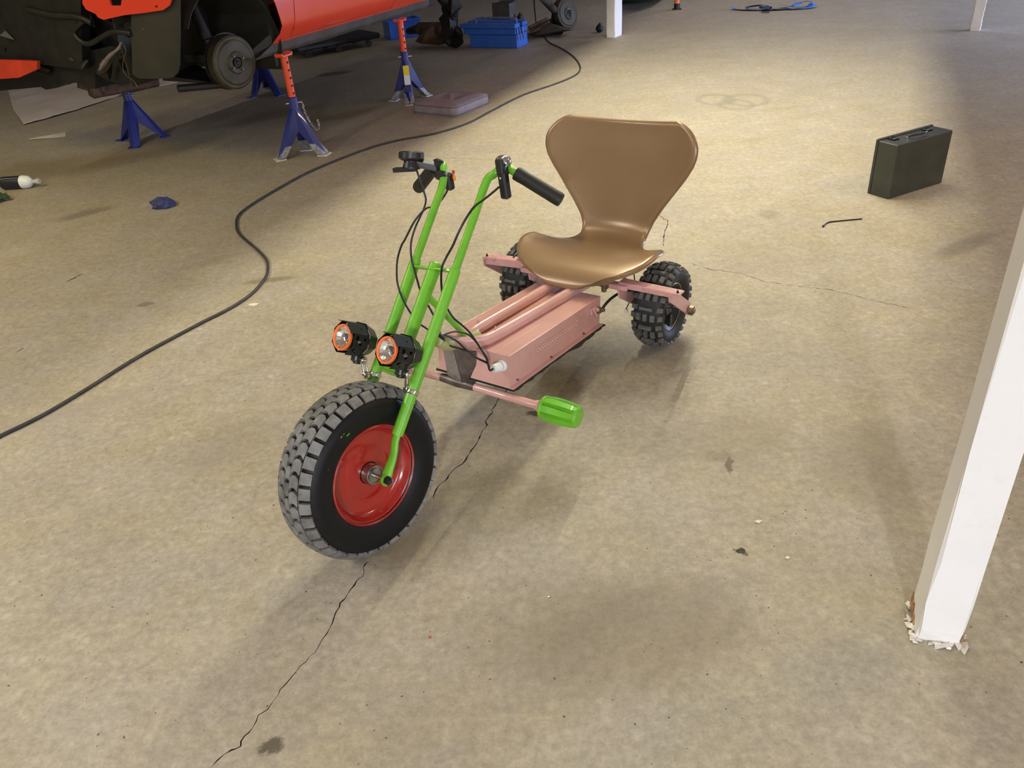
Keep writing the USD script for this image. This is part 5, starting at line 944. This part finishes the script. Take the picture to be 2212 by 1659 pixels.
part(sp, 'webbing', ribbon([(1581, 14), (1590, 20), (1620, 22), (1650, 21), (1665, 17), (1650, 11), (1622, 14), (1612, 18)], .07, [.03, .006, .006, .008, .02, .05, .03, .012]), 'strap_blue', smooth=40)
part(sp, 'webbing', ribbon([(1668, 20), (1700, 20), (1735, 18), (1756, 10), (1748, 3), (1728, 6), (1712, 14), (1690, 12)], .085, [.006, .006, .01, .03, .06, .05, .03, .02]), 'strap_blue', smooth=40)
part(sp, 'webbing', ribbon([(1612, 16), (1640, 13), (1662, 19), (1690, 21)], .05, [.015, .04, .02, .006]), 'strap_dark', smooth=40)
part(sp, 'ratchet', cat(*[hull([G(x, y, z) for x, y in ((1645, 19), (1662, 20), (1664, 14), (1650, 13)) for z in (.012, .04)]), rod(G(1640, 16, .03), G(1668, 16, .03), .01)]), 'strap_dark', smooth=20)
single('dark_tarp', 'crumpled dark tarpaulin on the floor behind the white back post', 'tarpaulin', hull([G(x, y, z) for x, y, z in ((1335, 5, .02), (1400, 4, .02), (1345, -6, .12), (1420, -10, .12), (1338, -14, .05), (1440, -8, .01), (1370, -4, .16))]), 'leaf_green', 20)
# ---- floor litter at left
def flat_sheet(pxs, th, wav, seed, z=.003):
    P = Polygon([tuple(G(*p)[:2]) for p in pxs]); m = extrude(P, th); m = TM(m.vertices, m.faces)
    for _ in range(4): v, f = trimesh.remesh.subdivide(m.vertices, m.faces); m = TM(v, f)
    nz_ = meshkit.fbm(m.vertices * V(5, 5, 0) + seed, 3); m.vertices = m.vertices + np.c_[np.zeros((len(nz_), 2)), z + wav * np.maximum(0, nz_ - .35)]
    return m
single('dust_sheet', 'pale crumpled dust sheet on the floor under the front of the car', 'dust sheet', flat_sheet([(18, 196), (30, 240), (52, 271), (110, 256), (165, 240), (235, 216), (262, 206), (330, 190), (386, 180), (382, 164), (338, 162), (330, 174), (250, 184), (180, 178), (110, 188)], .003, .03, 1.0), 'sheet_white', 40)
single('paper_strip', 'pale narrow paper strip lying left of the low jack stand', 'paper strip', flat_sheet([(63, 301), (66, 303.5), (142, 295), (142, 286), (120, 291)], .0015, .008, 3.0, .001), 'paper', 40)
rc = G(354, 447); rm = trimesh.creation.icosphere(3, 1.0); rm.vertices *= .045 * (.7 + .8 * meshkit.fbm(rm.vertices * 2.2 + 5, 3))[:, None]; rm.vertices *= V(1.15, .9, .75); rm.vertices[:, 2] = np.maximum(rm.vertices[:, 2], -.012); rm.vertices += rc - V(0, 0, rm.vertices[:, 2].min() - .0005)
single('crumpled_rag', 'crumpled dark blue rag on the floor left of the cable bend', 'rag', TM(rm.vertices, rm.faces), 'rag_blue', False)
bt0, bt1 = G(6, 396, .036), G(52, 393, .036); btd = unit(bt1 - bt0); bl_ = np.linalg.norm(bt1 - bt0)
bot = thing('bottle', 'plastic bottle with black label lying on the floor at the left edge', 'bottle', V(*((bt0 + bt1) / 2)[:2], 0))
part(bot, 'label_sleeve', lathe([(.001, 0), (.034, 0), (.036, .006), (.036, bl_ - .01), (.030, bl_), (.001, bl_)], bt0, btd, 28), 'bottle_label', smooth=40)
part(bot, 'shoulder', lathe([(.0365, bl_ - .012), (.0375, bl_), (.033, bl_ + .030), (.018, bl_ + .045), (.013, bl_ + .05), (.001, bl_ + .05)], bt0, btd, 28), 'white_plastic', smooth=40)
part(bot, 'neck', lathe([(.011, bl_ + .045), (.012, bl_ + .075), (.016, bl_ + .077), (.016, bl_ + .092), (.001, bl_ + .094)], bt0, btd, 20), 'clear_plastic', smooth=40)
part(bot, 'shiny_band', hull([bt0 + btd * q + unit(np.cross(btd, V(0, 0, 1)) * .55 + V(0, 0, .85)) * rr + np.cross(btd, V(0, 0, 1)) * e for q in (.004, bl_ - .006) for rr in (.0355, .0372) for e in (-.006, .006)]), 'foil', smooth=30)
lm = []; r = np.random.default_rng(13)
for k in range(7):
    c = G(-2 + r.uniform(-6, 10), 421 + r.uniform(-5, 6), .01 + r.uniform(0, .02)); lm.append(hull(c + r.normal(0, .012, (8, 3)) * V(1.6, 1.4, .7)))
single('leaf_clump', 'small dark green crumpled clump below the bottle at the left edge', 'leaf litter', cat(*lm), 'leaf_green', False)
def chip(name, label, cat_, px, sx, sy, h, mat, seed):
    r = np.random.default_rng(seed); c = G(*px); pts = [c + V(sx * math.cos(a) * r.uniform(.6, 1.1), sy * math.sin(a) * r.uniform(.6, 1.1), z) for a in np.linspace(0, 6.28, 9)[:-1] for z in (.0005, h * r.uniform(.6, 1))]
    return single(name, label, cat_, hull(pts), mat, False)
chip('paint_chip', 'white paint chip on the open floor left of the post', 'paint chip', (1638, 1127), .009, .006, .003, 'flake_paint', 1)
chip('paint_chip', 'smaller white paint chip nearer the post foot', 'paint chip', (1701, 1205), .006, .004, .003, 'flake_paint', 2)
chip('paper_scrap', 'white torn scrap beside the cable', 'paper scrap', (549, 658), .022, .012, .003, 'paper', 3)
chip('dirt_lump', 'small dark dirt flake on the open floor', 'dirt', (1601, 1191), .011, .006, .004, 'mud', 4)
chip('metal_chip', 'small shiny metal chip on the foreground floor', 'metal chip', (1186, 1290), .0035, .002, .002, 'steel', 5)
chip('red_flake', 'tiny red flake on the foreground floor', 'paint flake', (929, 1377), .004, .002, .002, 'car_red_old', 6)
